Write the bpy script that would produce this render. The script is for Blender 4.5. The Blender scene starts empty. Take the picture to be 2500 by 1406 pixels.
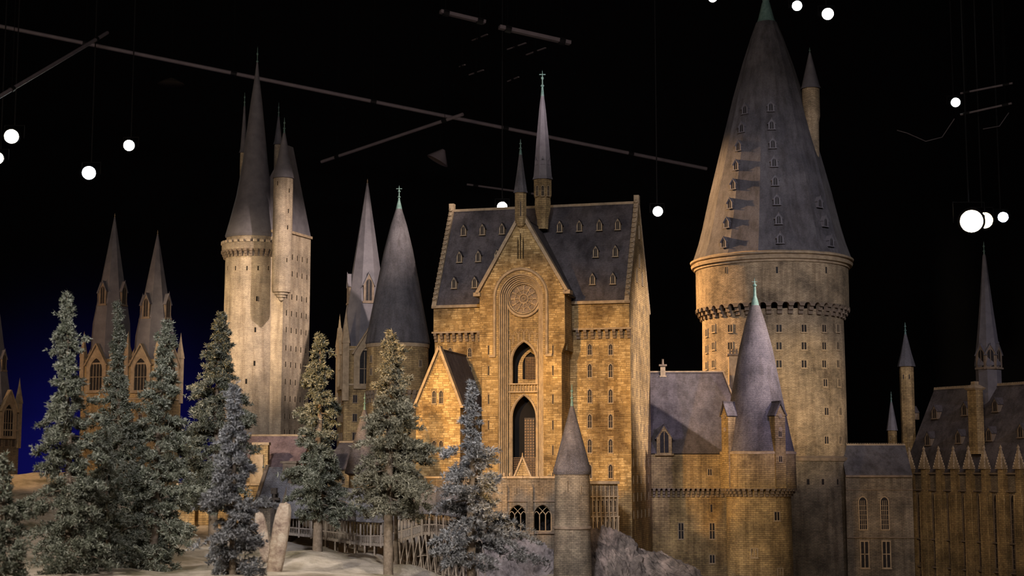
import bpy, math, random
import numpy as np
from mathutils import Vector, Matrix, noise
from mathutils.geometry import tessellate_polygon
PI = math.pi
random.seed(7)
sc = bpy.context.scene
C = sc.collection

# ------------------------------------------------------------------ camera
F, CX, CY, EYE = 3700.0, 1250.0, 703.0, 2.0        # focal length in px of a 2500 px frame
PITCH = math.radians(6.8)
cp, sp = math.cos(PITCH), math.sin(PITCH)
cam_d = bpy.data.cameras.new('camera'); cam = bpy.data.objects.new('camera', cam_d); C.objects.link(cam)
cam.location = (0, 0, EYE); cam.rotation_euler = (PI/2 + PITCH, 0, 0)
cam_d.sensor_width = 36; cam_d.lens = F/2500*36; cam_d.clip_end = 200
cam_d.dof.use_dof = True; cam_d.dof.focus_distance = 14.3; cam_d.dof.aperture_fstop = 3.2
sc.camera = cam
# ------------------------------------------------------------------ world, exposure
w = bpy.data.worlds.new('world'); sc.world = w; w.use_nodes = True
w.node_tree.nodes['Background'].inputs[0].default_value = (0.20, 0.22, 0.30, 1)
w.node_tree.nodes['Background'].inputs[1].default_value = 0.0
sc.view_settings.view_transform = 'Standard'; sc.view_settings.look = 'None'
sc.view_settings.exposure = 0.0; sc.view_settings.gamma = 1.0
sc.view_settings.use_curve_mapping = False

# ------------------------------------------------------------------ lights (stage lamps rigged around the model, plus added unseen fills)
def spot(name, loc, aim, col, power, size=30, blend=0.6, rad=0.08):
    l = bpy.data.lights.new(name, 'SPOT'); o = bpy.data.objects.new(name, l); C.objects.link(o)
    o.location = loc; d = Vector(aim) - Vector(loc); o.rotation_euler = d.to_track_quat('-Z', 'Y').to_euler()
    l.color = col; l.energy = power; l.spot_size = math.radians(size); l.spot_blend = blend; l.shadow_soft_size = rad
    return o
AMBER = (1.0, 0.52, 0.10); WARM = (1.0, 0.74, 0.46); PINK = (1.0, 0.80, 0.72); COOL = (0.70, 0.76, 1.0); LILAC = (0.72, 0.62, 1.0)
LS = 2.2
def area(name, loc, aim, col, power, sx, sy):
    l = bpy.data.lights.new(name, 'AREA'); o = bpy.data.objects.new(name, l); C.objects.link(o); l.shape = 'RECTANGLE'; l.size = sx; l.size_y = sy
    o.location = loc; o.rotation_euler = (Vector(aim) - Vector(loc)).to_track_quat('-Z', 'Y').to_euler(); l.color = col; l.energy = power
    return o
area('wash_front', (0.5, 1.5, 7.5), (0.3, 15, 2.4), (.98, .86, .84), 360, 5, 1.2)  # added broad fill that lifts the whole castle, no fixture of its own
area('wash_left', (-8.5, 7.0, 5.0), (-1.5, 16, 2.6), (1.0, .72, .46), 130, 1.2, 1.2)  # second added fill, from the left
spot('key_amber_hall', (-3.2, 6.5, 4.2), (0.15, 14.0, 2.45), AMBER, 1100*LS, 22, 0.6)
spot('fill_amber_court', (1.5, 8.5, 2.6), (0.2, 14.0, 2.2), AMBER, 120*LS, 28, 0.9)
spot('side_pink_right', (7.5, 10.8, 6.2), (1.3, 15.0, 2.9), PINK, 2700*LS, 16, 0.7)
spot('far_pink_left_tower', (3.0, 9.0, 8.6), (-2.45, 17.0, 3.9), PINK, 3000*LS, 13, 0.9)
spot('rake_amber_left', (-7.0, 20.8, 7.4), (2.2, 17.0, 4.0), (1, .58, .26), 7000*LS, 20, 0.5)
spot('mound_amber', (-6.3, 11.0, 4.2), (-5.2, 15.6, 1.9), (1, .58, .22), 420*LS, 22, 0.8)
spot('amber_range', (-6.5, 10.0, 4.0), (1.9, 15.0, 2.0), (1, .56, .16), 900*LS, 12, 0.7)
spot('warm_left_tower', (-7.5, 10.0, 3.6), (-2.9, 17.0, 3.7), (1, .74, .46), 1500*LS, 18, 1.0)
spot('cool_front_right', (3.5, 5.0, 7.0), (2.8, 16.8, 4.0), (.84, .80, .92), 1000*LS, 24, 0.8)
spot('warm_great_tower', (4.3, 6.5, 2.4), (2.95, 17.0, 2.7), (1, .74, .42), 1100*LS, 11, 0.8)
spot('lilac_mid_tower', (5.0, 9.0, 5.0), (2.3, 14.5, 2.6), LILAC, 420*LS, 16, 0.8)
spot('amber_mid_tower', (-1.2, 7.0, 2.0), (2.15, 14.4, 1.7), (1, .6, .18), 250*LS, 13, 0.7)
spot('cool_front_left', (-1.5, 2.0, 6.5), (-1.2, 13.5, 2.2), (.84, .86, 1.0), 850*LS*1.25, 34, 0.9, 0.2)
spot('forest_white', (-4.0, 4.5, 4.6), (-1.9, 10.3, 1.7), (1.0, .93, .86), 640*LS, 42, 0.9)
spot('forest_right', (1.5, 6.0, 5.0), (-1.2, 10.6, 1.4), (1.0, .88, .74), 420*LS, 28, 0.8)
spot('rock_white', (-.5, 8.5, 4.4), (0.5, 12.8, 1.3), (.96, .88, .95), 150*LS, 30, 0.8)
spot('spire_warm_left', (-9.0, 13.0, 3.6), (-3.9, 17.6, 3.3), (1, .60, .36), 190*LS, 26, 0.7)
spot('long_hall_amber', (2.0, 8.0, 3.2), (4.6, 16.4, 2.0), (1, .66, .34), 130*LS, 20, 0.9)
spot('long_hall_cool', (8.5, 9.0, 6.5), (4.8, 16.2, 2.6), (.85, .78, .95), 260*LS, 22, 0.8)
spot('rig_fill', (0.5, 13.0, 5.5), (0, 25.5, 9.0), (1.0, .84, .88), 70*LS, 75, 1.0, 0.3)  # added unseen fill aimed up so the pipes show
spot('cyclorama_blue', (-9.6, 29.5, 1.0), (-9.6, 33.0, 1.6), (.05, .05, 1.0), 2400, 100, 1.0, 0.4)
spot('cyclorama_blue', (-7.0, 29.5, 1.0), (-7.0, 33.0, 1.6), (.05, .05, 1.0), 1100, 100, 1.0, 0.4)
spot('village_warm', (-4.5, 9.5, 3.8), (-2.0, 14.2, 1.75), (1, .74, .52), 1100, 24, 0.8)

# ------------------------------------------------------------------ projection helpers
def ray(x, y):
    a, b = (x-CX)/F, (CY-y)/F
    k = cp - b*sp
    return a/k, (sp + b*cp)/k, 1/k                  # X and Z-EYE per metre of depth, forward scale
def P(x, y, Y):
    a, b, _ = ray(x, y)
    return Vector((a*Y, Y, EYE + b*Y))
class Frame:                                        # local (u right, v into depth, z up); ang>0 turns the right end nearer
    def __init__(s, x, Y, ang, zb=0.6, yref=1000):
        s.o = P(x, yref, Y); s.a = math.radians(ang); s.zb = zb
        s.u = Vector((math.cos(s.a), -math.sin(s.a))); s.v = Vector((math.sin(s.a), math.cos(s.a)))
    def uz(s, x, y, v=0.0):
        a, b, _ = ray(x, y); o = Vector((s.o.x, s.o.y))
        t = (o.dot(s.v) + v)/(Vector((a, 1)).dot(s.v))
        p = Vector((a*t, t)) - o
        return p.dot(s.u), EYE + b*t - s.zb
    def loc(s): return (s.o.x, s.o.y, s.zb)

# ------------------------------------------------------------------ object helpers
def tag(o, label=None, cat=None, group=None, kind=None):
    if label: o['label'] = label
    if cat: o['category'] = cat
    if group: o['group'] = group
    if kind: o['kind'] = kind
    return o
def empty(name, loc, rz=0, label=None, cat=None, group=None):
    o = bpy.data.objects.new(name, None); C.objects.link(o); o.location = loc; o.rotation_euler = (0, 0, rz)
    o.empty_display_size = .05
    return tag(o, label, cat, group)
def frame_thing(name, fr, label, cat, group=None):
    o = empty(name, fr.loc(), -fr.a, label, cat, group); o['kind'] = 'thing'; return o
    return empty(name, fr.loc(), -fr.a, label, cat, group)
def inst(name, me, parent=None, loc=(0, 0, 0), rot=(0, 0, 0), scale=None):
    o = bpy.data.objects.new(name, me); C.objects.link(o); o.parent = parent; o.location = loc; o.rotation_euler = rot
    if scale: o.scale = scale
    return o
def crv(n, f): return [f(i/n) for i in range(n+1)]

class MB:
    def __init__(s): s.v = []; s.f = []; s.uv = []; s.m = []
    def poly(s, pts, m=0, uv=None):
        b = len(s.v); s.v += [tuple(p) for p in pts]; s.f.append(tuple(range(b, b+len(pts)))); s.m.append(m)
        if uv is None:
            p = [Vector(q) for q in pts]; n = Vector((0, 0, 0))
            for i in range(len(p)): n += (p[i]-p[0]).cross(p[(i+1) % len(p)]-p[0])
            if n.length < 1e-12: n = Vector((0, 0, 1))
            n.normalize()
            t = Vector((0, 0, 1)).cross(n)
            t = Vector((1, 0, 0)) if t.length < .05 else t.normalized()
            bb = n.cross(t)
            uv = [(q.dot(t), q.dot(bb)) for q in p]
        s.uv += uv
    def box(s, x0, x1, y0, y1, z0, z1, m=0):
        a = [(x0, y0, z0), (x1, y0, z0), (x1, y1, z0), (x0, y1, z0), (x0, y0, z1), (x1, y0, z1), (x1, y1, z1), (x0, y1, z1)]
        for q in ((0, 1, 5, 4), (1, 2, 6, 5), (2, 3, 7, 6), (3, 0, 4, 7), (4, 5, 6, 7), (3, 2, 1, 0)): s.poly([a[i] for i in q], m)
    def bar(s, p0, p1, w, d, m=0, up=(0, 0, 1)):    # rectangular bar, w across, d along "up x dir"
        p0, p1 = Vector(p0), Vector(p1); D = (p1-p0).normalized(); U = Vector(up)
        if abs(D.dot(U)) > .95: U = Vector((0, 1, 0))
        A = D.cross(U).normalized()*w/2; B = A.cross(D).normalized()*d/2
        a = [p0-A-B, p0+A-B, p0+A+B, p0-A+B, p1-A-B, p1+A-B, p1+A+B, p1-A+B]
        for q in ((0, 1, 5, 4), (1, 2, 6, 5), (2, 3, 7, 6), (3, 0, 4, 7), (4, 5, 6, 7), (3, 2, 1, 0)): s.poly([a[i] for i in q], m)
    def pipe(s, pts, r, n=6, m=0, closed=False, taper=None):
        pts = [Vector(p) for p in pts]; rings = []
        N = len(pts)
        for i, p in enumerate(pts):
            if closed: D = pts[(i+1) % N]-pts[i-1]
            else: D = pts[min(i+1, N-1)]-pts[max(i-1, 0)]
            D.normalize(); U = Vector((0, 1, 0)) if abs(D.y) < .9 else Vector((0, 0, 1))
            A = D.cross(U).normalized(); B = A.cross(D)
            rr = r if taper is None else r + (taper-r)*i/max(1, N-1)
            rings.append([p + (A*math.cos(2*PI*k/n) + B*math.sin(2*PI*k/n))*rr for k in range(n)])
        for i in range(N if closed else N-1):
            a, b = rings[i], rings[(i+1) % N]
            for k in range(n): s.poly([a[k], a[(k+1) % n], b[(k+1) % n], b[k]], m)
        if not closed: s.poly(rings[0][::-1], m); s.poly(rings[-1], m)
    def lathe(s, prof, n=48, c=(0, 0), m=0, a0=0.0, cap=True, rot=0.0):
        R = max(p[0] for p in prof); vv = 0.0; px, py = c
        ang = [2*PI*k/n + rot for k in range(n+1)]
        for i in range(len(prof)-1):
            (r0, z0), (r1, z1) = prof[i], prof[i+1]; dl = math.hypot(r1-r0, z1-z0)
            v0 = vv; v1 = vv + dl; vv = v1
            if abs(r1-r0) < 1e-6: v0, v1 = z0, z1; vv = v1
            for k in range(n):
                a, b = ang[k], ang[k+1]; u0, u1 = R*2*PI*k/n, R*2*PI*(k+1)/n
                q = [(px+r0*math.cos(a), py+r0*math.sin(a), z0), (px+r0*math.cos(b), py+r0*math.sin(b), z0),
                     (px+r1*math.cos(b), py+r1*math.sin(b), z1), (px+r1*math.cos(a), py+r1*math.sin(a), z1)]
                uv = [(u0, v0), (u1, v0), (u1, v1), (u0, v1)]
                if r1 < 1e-6: q.pop(); uv.pop()
                elif r0 < 1e-6: q.pop(1); uv.pop(1)
                s.poly(q, m, uv)
    def plate(s, outer, holes, y0, y1, m=0):        # outline in x,z; y0 is the front (towards the camera)
        loops = [outer] + list(holes)
        tris = tessellate_polygon([[Vector((x, z, 0)) for x, z in lp] for lp in loops])
        flat = [p for lp in loops for p in lp]
        for t in tris:
            a = [flat[i] for i in t]
            ar = (a[1][0]-a[0][0])*(a[2][1]-a[0][1]) - (a[2][0]-a[0][0])*(a[1][1]-a[0][1])
            if ar < 0: a = a[::-1]
            s.poly([(x, y0, z) for x, z in a], m); s.poly([(x, y1, z) for x, z in a[::-1]], m)
        for li, lp in enumerate(loops):
            ar = sum(lp[i][0]*lp[(i+1) % len(lp)][1]-lp[(i+1) % len(lp)][0]*lp[i][1] for i in range(len(lp)))
            q = lp if (ar > 0) == (li == 0) else lp[::-1]
            for i in range(len(q)):
                a, b = q[i], q[(i+1) % len(q)]
                s.poly([(a[0], y0, a[1]), (a[0], y1, a[1]), (b[0], y1, b[1]), (b[0], y0, b[1])], m)
    def slab(s, pts, t, m=0):                       # a flat polygon thickened by t against its normal
        p = [Vector(q) for q in pts]; n = (p[1]-p[0]).cross(p[2]-p[0]).normalized()*t
        s.poly(p, m); s.poly([q-n for q in p][::-1], m)
        for i in range(len(p)):
            a, b = p[i], p[(i+1) % len(p)]; s.poly([a, a-n, b-n, b], m)
    def mesh(s, name, mats, smooth=None, weld=False):
        me = bpy.data.meshes.new(name); nv = len(s.v)
        me.from_pydata(s.v, [], s.f)
        uvl = me.uv_layers.new(name='UVMap'); uvl.data.foreach_set('uv', np.array(s.uv, dtype=np.float32).ravel())
        for mm in (mats if isinstance(mats, (list, tuple)) else [mats]): me.materials.append(mm)
        me.polygons.foreach_set('material_index', s.m)
        if smooth:
            import bmesh
            bm = bmesh.new(); bm.from_mesh(me); bmesh.ops.remove_doubles(bm, verts=bm.verts, dist=2e-5); bm.to_mesh(me); bm.free()
            me.shade_smooth(); me.set_sharp_from_angle(angle=math.radians(smooth))
        me.update(); return me
    def build(s, name, mats, parent=None, loc=(0, 0, 0), rot=(0, 0, 0), smooth=None):
        return inst(name, s.mesh(name, mats, smooth), parent, loc, rot)

def arch(w, h, k=0.866, n=6, z0=0.0, cx=0.0):       # pointed arch outline; k = rise / width; k = .5 gives a round one
    hs = h - k*w; out = [(cx-w/2, z0), (cx+w/2, z0)]
    if k <= .51:
        out += [(cx + w/2*math.cos(PI*i/(2*n)), z0+hs+w/2*math.sin(PI*i/(2*n))) for i in range(2*n+1)]
        return out
    # arc through (w/2,0) and (0,k w) with centre on the springing line
    kk = k*w; c = (kk*kk - w*w/4)/w; R = w/2 + c; am = math.asin(min(1, kk/R))
    right = [(R*math.cos(am*i/n) - c, R*math.sin(am*i/n)) for i in range(n+1)]
    out += [(cx+x, z0+hs+z) for x, z in right]
    out += [(cx-x, z0+hs+z) for x, z in right[-2::-1]]
    return out

# ------------------------------------------------------------------ materials
def nt(name):
    m = bpy.data.materials.new(name); m.use_nodes = True; t = m.node_tree; b = t.nodes['Principled BSDF']
    return m, t, b
def lin(t, a, b): t.links.new(a, b)
def ramp(t, inp, stops):
    r = t.nodes.new('ShaderNodeValToRGB'); lin(t, inp, r.inputs[0]); e = r.color_ramp.elements
    while len(e) < len(stops): e.new(.5)
    for q, (p, c) in zip(e, stops): q.position = p; q.color = (c[0], c[1], c[2], 1) if len(c) == 3 else c
    return r.outputs[0]
def noi(t, co, scale, detail=6, rough=.6, vec_scale=None):
    n = t.nodes.new('ShaderNodeTexNoise'); n.inputs['Scale'].default_value = scale; n.inputs['Detail'].default_value = detail; n.inputs['Roughness'].default_value = rough
    if vec_scale:
        mp = t.nodes.new('ShaderNodeMapping'); mp.inputs['Scale'].default_value = vec_scale; lin(t, co, mp.inputs[0]); co = mp.outputs[0]
    lin(t, co, n.inputs['Vector']); return n.outputs[0]
def mix(t, a, b, f, mode='MIX'):
    m = t.nodes.new('ShaderNodeMix'); m.data_type = 'RGBA'; m.blend_type = mode
    for sck, val in ((m.inputs[0], f), (m.inputs[6], a), (m.inputs[7], b)):
        if isinstance(val, bpy.types.NodeSocket): lin(t, val, sck)
        elif isinstance(val, (int, float)): sck.default_value = val
        else: sck.default_value = (*val, 1)
    return m.outputs[2]
def bump(t, b, h, dist, strength=1.0, prev=None):
    n = t.nodes.new('ShaderNodeBump'); n.inputs['Distance'].default_value = dist; n.inputs['Strength'].default_value = strength
    lin(t, h, n.inputs['Height'])
    if prev: lin(t, prev, n.inputs['Normal'])
    return n.outputs[0]
def masonry(name, c1, c2, mort, bw, bh, ms=.0013, stain=.55, relief=.004, sq=.5):
    m, t, b = nt(name); tc = t.nodes.new('ShaderNodeTexCoord'); uv = tc.outputs['UV']; ob = tc.outputs['Object']
    wob = noi(t, ob, 30, 3); vm = t.nodes.new('ShaderNodeVectorMath'); vm.operation = 'MULTIPLY_ADD'
    lin(t, wob, vm.inputs[0]); vm.inputs[1].default_value = (.006, .003, 0); lin(t, uv, vm.inputs[2])
    br = t.nodes.new('ShaderNodeTexBrick'); lin(t, vm.outputs[0], br.inputs['Vector'])
    br.inputs['Scale'].default_value = 1; br.inputs['Brick Width'].default_value = bw; br.inputs['Row Height'].default_value = bh
    br.inputs['Mortar Size'].default_value = ms; br.inputs['Mortar Smooth'].default_value = .4; br.inputs['Bias'].default_value = -.1
    br.offset = .5; br.squash = sq if sq != .5 else 1; br.squash_frequency = 3
    br.inputs['Color1'].default_value = (*c1, 1); br.inputs['Color2'].default_value = (*c2, 1); br.inputs['Mortar'].default_value = (*mort, 1)
    big = ramp(t, noi(t, ob, 3.2, 7, .65), [(.36, (1-stain,)*3), (.6, (1.12, 1.1, 1.05))])
    col = mix(t, br.outputs[0], big, 1.0, 'MULTIPLY')
    stk = ramp(t, noi(t, ob, 1, 5, .6, (16, 16, 1.6)), [(.34, (.52, .49, .46)), (.56, (1, 1, 1))])
    col = mix(t, col, stk, .75, 'MULTIPLY')
    gr = ramp(t, noi(t, ob, 70, 4, .7), [(.3, (.72,)*3), (.7, (1.2,)*3)])
    col = mix(t, col, gr, .8, 'MULTIPLY')
    lin(t, col, b.inputs['Base Color']); b.inputs['Roughness'].default_value = .82; b.inputs['Specular IOR Level'].default_value = .25
    inv = t.nodes.new('ShaderNodeMath'); inv.operation = 'SUBTRACT'; inv.inputs[0].default_value = 1; lin(t, br.outputs['Fac'], inv.inputs[1])
    n1 = bump(t, b, inv.outputs[0], relief)
    n2 = bump(t, b, noi(t, ob, 55, 6, .7), relief*1.6, .8, n1)
    lin(t, n2, b.inputs['Normal']); return m
def plain(name, c1, c2, scale=12, rough=.8, rel=.003, metal=0, fine=60):
    m, t, b = nt(name); ob = t.nodes.new('ShaderNodeTexCoord').outputs['Object']
    col = ramp(t, noi(t, ob, scale, 7, .65), [(.33, c1), (.67, c2)])
    lin(t, col, b.inputs['Base Color']); b.inputs['Roughness'].default_value = rough; b.inputs['Metallic'].default_value = metal
    b.inputs['Specular IOR Level'].default_value = .3
    if rel: lin(t, bump(t, b, noi(t, ob, fine, 5, .65), rel), b.inputs['Normal'])
    return m
def emit(name, col, s):
    m, t, b = nt(name); b.inputs['Base Color'].default_value = (*col, 1); b.inputs['Emission Color'].default_value = (*col, 1); b.inputs['Emission Strength'].default_value = s
    return m
M = {}
M['stone'] = masonry('warm_masonry', (.50, .36, .17), (.34, .24, .12), (.17, .125, .075), .052, .019, relief=.006)
M['stone_fine'] = masonry('tower_masonry', (.50, .39, .25), (.34, .265, .17), (.17, .13, .09), .040, .0125, ms=.0011, relief=.0045)
M['stone_pale'] = masonry('pale_masonry', (.52, .43, .31), (.42, .35, .26), (.26, .21, .16), .030, .011, ms=.0009, relief=.003, stain=.4)
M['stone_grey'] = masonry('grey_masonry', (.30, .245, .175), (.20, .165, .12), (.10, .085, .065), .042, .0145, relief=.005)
def brick_mat():
    m, t, b = nt('brick_face'); g = t.nodes.new('ShaderNodeNewGeometry'); oi = t.nodes.new('ShaderNodeObjectInfo'); ps = g.outputs['Position']
    ad = t.nodes.new('ShaderNodeMath'); ad.operation = 'ADD'; lin(t, g.outputs['Random Per Island'], ad.inputs[0]); lin(t, oi.outputs['Random'], ad.inputs[1])
    fr_ = t.nodes.new('ShaderNodeMath'); fr_.operation = 'FRACT'; lin(t, ad.outputs[0], fr_.inputs[0])
    c = ramp(t, fr_.outputs[0], [(0, (.30, .205, .085)), (.45, (.44, .31, .135)), (1, (.58, .43, .21))])
    c = mix(t, c, ramp(t, noi(t, ps, 2.6, 7, .65), [(.38, (.38, .34, .32)), (.58, (1.12, 1.1, 1.05))]), 1.0, 'MULTIPLY')
    c = mix(t, c, ramp(t, noi(t, ps, 1, 5, .6, (14, 14, 1.5)), [(.34, (.55, .52, .48)), (.56, (1, 1, 1))]), .8, 'MULTIPLY')
    c = mix(t, c, ramp(t, noi(t, ps, 80, 4, .7), [(.3, (.7,)*3), (.7, (1.2,)*3)]), .8, 'MULTIPLY')
    lin(t, c, b.inputs['Base Color']); b.inputs['Roughness'].default_value = .85; b.inputs['Specular IOR Level'].default_value = .2
    lin(t, bump(t, b, noi(t, ps, 90, 5, .7), .004), b.inputs['Normal']); return m
M['brick'] = brick_mat()
M['trim'] = plain('carved_stone', (.24, .18, .11), (.42, .32, .20), 18)
M['trim_dark'] = plain('dark_carved_stone', (.13, .10, .07), (.24, .18, .125), 18)
M['slate'] = masonry('slate_roof', (.145, .128, .132), (.115, .10, .105), (.055, .052, .06), .020, .0085, ms=.0009, relief=.003, stain=.4)
M['slate_fine'] = masonry('fine_slate_roof', (.145, .138, .15), (.12, .115, .125), (.085, .08, .088), .014, .0060, ms=.0006, relief=.0016, stain=.35)
M['slate_scale'] = masonry('scalloped_slate_roof', (.19, .175, .185), (.13, .122, .135), (.06, .055, .06), .016, .0095, ms=.0012, relief=.005, stain=.4)
M['slate_mauve_lit'] = masonry('mauve_lit_slate_roof', (.27, .19, .19), (.22, .155, .16), (.12, .09, .09), .020, .0085, ms=.0009, relief=.003, stain=.3)  # lighter slate copy, mauve light on the house roof put into its colour
M['slate_grey'] = masonry('pale_grey_slate_roof', (.25, .245, .26), (.20, .195, .21), (.09, .09, .10), .026, .0105, ms=.0012, relief=.004, stain=.3)
M['lead'] = plain('lead_spire', (.10, .095, .105), (.155, .145, .155), 9, .7, .002)
M['copper'] = plain('verdigris_copper', (.07, .14, .12), (.15, .24, .21), 30, .6, .002)
M['glass'] = plain('dark_leaded_glass', (.012, .011, .012), (.03, .026, .024), 40, .55, .001)
M['glass'].node_tree.nodes['Principled BSDF'].inputs['Specular IOR Level'].default_value = .12
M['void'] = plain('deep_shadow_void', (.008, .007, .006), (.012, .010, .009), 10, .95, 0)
M['iron'] = plain('brown_iron', (.14, .085, .045), (.22, .14, .075), 30, .6, .001)
M['wood'] = plain('weathered_wood', (.20, .165, .13), (.36, .30, .24), 40, .85, .002)
M['wood_dark'] = plain('dark_wood', (.05, .04, .032), (.10, .08, .06), 40, .85, .002)
M['thatch'] = plain('grey_timber_roof', (.20, .20, .215), (.32, .32, .34), 14, .85, .006, fine=40)
M['rail'] = plain('painted_pipe', (.26, .22, .24), (.34, .29, .31), 5, .45, .0)
M['black'] = plain('black_studio', (.002, .002, .002), (.003, .003, .003), 2, .9, 0)
M['cyc'] = plain('studio_backdrop', (.0045, .0045, .006), (.006, .006, .008), 2, .95, 0)
M['can'] = plain('black_lamp_housing', (.012, .012, .013), (.02, .02, .022), 20, .5, 0)
M['bark'] = plain('fir_bark', (.10, .075, .05), (.20, .155, .11), 30, .9, .006)

def rock_mat(name, a, b_, c, sc_=6):
    m, t, b = nt(name); ob = t.nodes.new('ShaderNodeTexCoord').outputs['Object']
    n = noi(t, ob, sc_, 12, .68)
    col = ramp(t, n, [(.34, a), (.5, b_), (.64, c)])
    lin(t, col, b.inputs['Base Color']); b.inputs['Roughness'].default_value = .92; b.inputs['Specular IOR Level'].default_value = .15
    lin(t, bump(t, b, noi(t, ob, sc_*3.5, 10, .7), .03, .9), b.inputs['Normal']); return m
M['rock'] = rock_mat('mauve_grey_rock', (.10, .085, .08), (.30, .26, .24), (.42, .36, .33))
M['rock2'] = rock_mat('craggy_dark_rock', (.05, .042, .04), (.20, .165, .14), (.46, .36, .30))
M['menhir'] = rock_mat('veined_pale_stone', (.17, .115, .09), (.40, .31, .23), (.52, .44, .34), 13)
def ground_mat():
    m, t, b = nt('model_ground'); tc = t.nodes.new('ShaderNodeTexCoord'); ob = tc.outputs['Object']
    sand = ramp(t, noi(t, ob, 7, 10, .7), [(.35, (.42, .35, .26)), (.62, (.66, .57, .45))])
    moss = ramp(t, noi(t, ob, 20, 8, .7), [(.35, (.10, .085, .045)), (.65, (.26, .22, .12))])
    f = ramp(t, noi(t, ob, 1.7, 5, .6), [(.50, (0, 0, 0)), (.66, (1, 1, 1))])
    lin(t, mix(t, sand, moss, f), b.inputs['Base Color']); b.inputs['Roughness'].default_value = .95
    lin(t, bump(t, b, noi(t, ob, 60, 8, .7), .012), b.inputs['Normal']); return m
M['ground'] = ground_mat()
def needle_mat(name, a, b_, c):
    m, t, b = nt(name); ob = t.nodes.new('ShaderNodeTexCoord').outputs['Object']
    g = t.nodes.new('ShaderNodeNewGeometry')
    n = noi(t, ob, 14, 5, .6); ad = t.nodes.new('ShaderNodeMath'); ad.operation = 'MULTIPLY_ADD'
    lin(t, g.outputs['Random Per Island'], ad.inputs[0]); ad.inputs[1].default_value = .5
    ms_ = t.nodes.new('ShaderNodeMath'); ms_.operation = 'MULTIPLY'; ms_.inputs[1].default_value = .75; lin(t, n, ms_.inputs[0])
    lin(t, ms_.outputs[0], ad.inputs[2])
    lin(t, ramp(t, ad.outputs[0], [(.3, a), (.6, b_), (.85, c)]), b.inputs['Base Color'])
    b.inputs['Roughness'].default_value = .9; b.inputs['Specular IOR Level'].default_value = .1; return m
M['needle'] = needle_mat('grey_green_needles', (.030, .036, .022), (.095, .102, .072), (.25, .255, .205))
M['needle_brown'] = needle_mat('olive_brown_needles', (.040, .038, .024), (.115, .11, .075), (.25, .235, .175))
M['needle_frost'] = needle_mat('frosted_needles', (.045, .046, .044), (.13, .13, .13), (.32, .325, .33))

# ------------------------------------------------------------------ shared pieces
_cache = {}
def cached(key, fn):
    if key not in _cache: _cache[key] = fn()
    return _cache[key]
def q(v, s=.0005): return round(v/s)*s
def window(parent, kind, w_, h_, loc, rz=0.0, trim='trim', name='window', sub=True, glass='glass'):
    """proud stone surround and mullions with a pane set behind them; loc = middle of the sill"""
    w_, h_ = q(w_), q(h_); t = max(.004, w_*.16)
    def fr():
        mb = MB()
        if kind == 'slit':
            mb.plate([(-w_/2-t*.6, -t*.6), (w_/2+t*.6, -t*.6), (w_/2+t*.6, h_+t*.6), (-w_/2-t*.6, h_+t*.6)],
                     [[(-w_/2, 0), (w_/2, 0), (w_/2, h_), (-w_/2, h_)]], -.0025, .006)
        elif kind == 'twin':
            mb.plate([(-w_/2-t, -t), (w_/2+t, -t), (w_/2+t, h_+t), (-w_/2-t, h_+t)],
                     [[(-w_/2, 0), (w_/2, 0), (w_/2, h_), (-w_/2, h_)]], -.004, .008)
            mb.box(-w_*.07, w_*.07, -.0035, .004, 0, h_)
            mb.box(-w_/2-t*1.5, w_/2+t*1.5, -.009, .006, -t*1.6, -t*.6)
        elif kind == 'cross':
            mb.plate([(-w_/2-t, -t), (w_/2+t, -t), (w_/2+t, h_+t), (-w_/2-t, h_+t)],
                     [[(-w_/2, 0), (w_/2, 0), (w_/2, h_), (-w_/2, h_)]], -.004, .008)
            mb.box(-w_*.07, w_*.07, -.0035, .004, 0, h_); mb.box(-w_/2, w_/2, -.0035, .004, h_*.5, h_*.5+w_*.12)
            mb.box(-w_/2-t*1.5, w_/2+t*1.5, -.009, .006, -t*1.6, -t*.6)
        elif kind == 'tall':                            # tall lancet with glazing bars
            mb.plate(arch(w_+2*t, h_+t*2, .6, 5, -t), [arch(w_, h_, .6, 5)], -.006, .008)
            for k in (-1, 0, 1): mb.box(k*w_*.25-w_*.035, k*w_*.25+w_*.035, -.003, .003, 0, h_*.9)
            for k in range(1, int(h_/.05)+1):
                if k*.05 < h_*.85: mb.box(-w_/2, w_/2, -.0025, .003, k*.05-.002, k*.05+.002)
        else:                                           # lancet
            mb.plate(arch(w_+2*t, h_+t*2.2, .75, 5, -t), [arch(w_, h_, .75, 5)], -.006, .008)
            if w_ > .016:
                mb.box(-w_*.05, w_*.05, -.002, .003, 0, h_*.86); mb.box(-w_/2, w_/2, -.002, .003, h_*.48, h_*.48+.003)
            mb.box(-w_/2-t*1.5, w_/2+t*1.5, -.011, .006, -t*1.7, -t*.6)
        return mb
    def pn(mb=None):
        mb = mb or MB()
        out = arch(w_, h_, .75, 5) if kind in ('lancet',) else arch(w_, h_, .6, 5) if kind == 'tall' else [(-w_/2, 0), (w_/2, 0), (w_/2, h_), (-w_/2, h_)]
        mb.poly([(x, -.0008, z) for x, z in out], 1 if not sub else 0)
        return mb
    if sub:
        me = cached(('w', kind, w_, h_, trim), lambda: fr().mesh('window_surround', M[trim]))
        o = inst(name, me, parent, loc, (0, 0, rz))
        inst('pane', cached(('p', kind, w_, h_, glass), lambda: pn().mesh('window_pane', M[glass])), o)
    else:
        me = cached(('ws', kind, w_, h_, trim), lambda: pn(fr()).mesh('window_slit', [M[trim], M['void']]))
        o = inst(name, me, parent, loc, (0, 0, rz))
    return o
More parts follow.
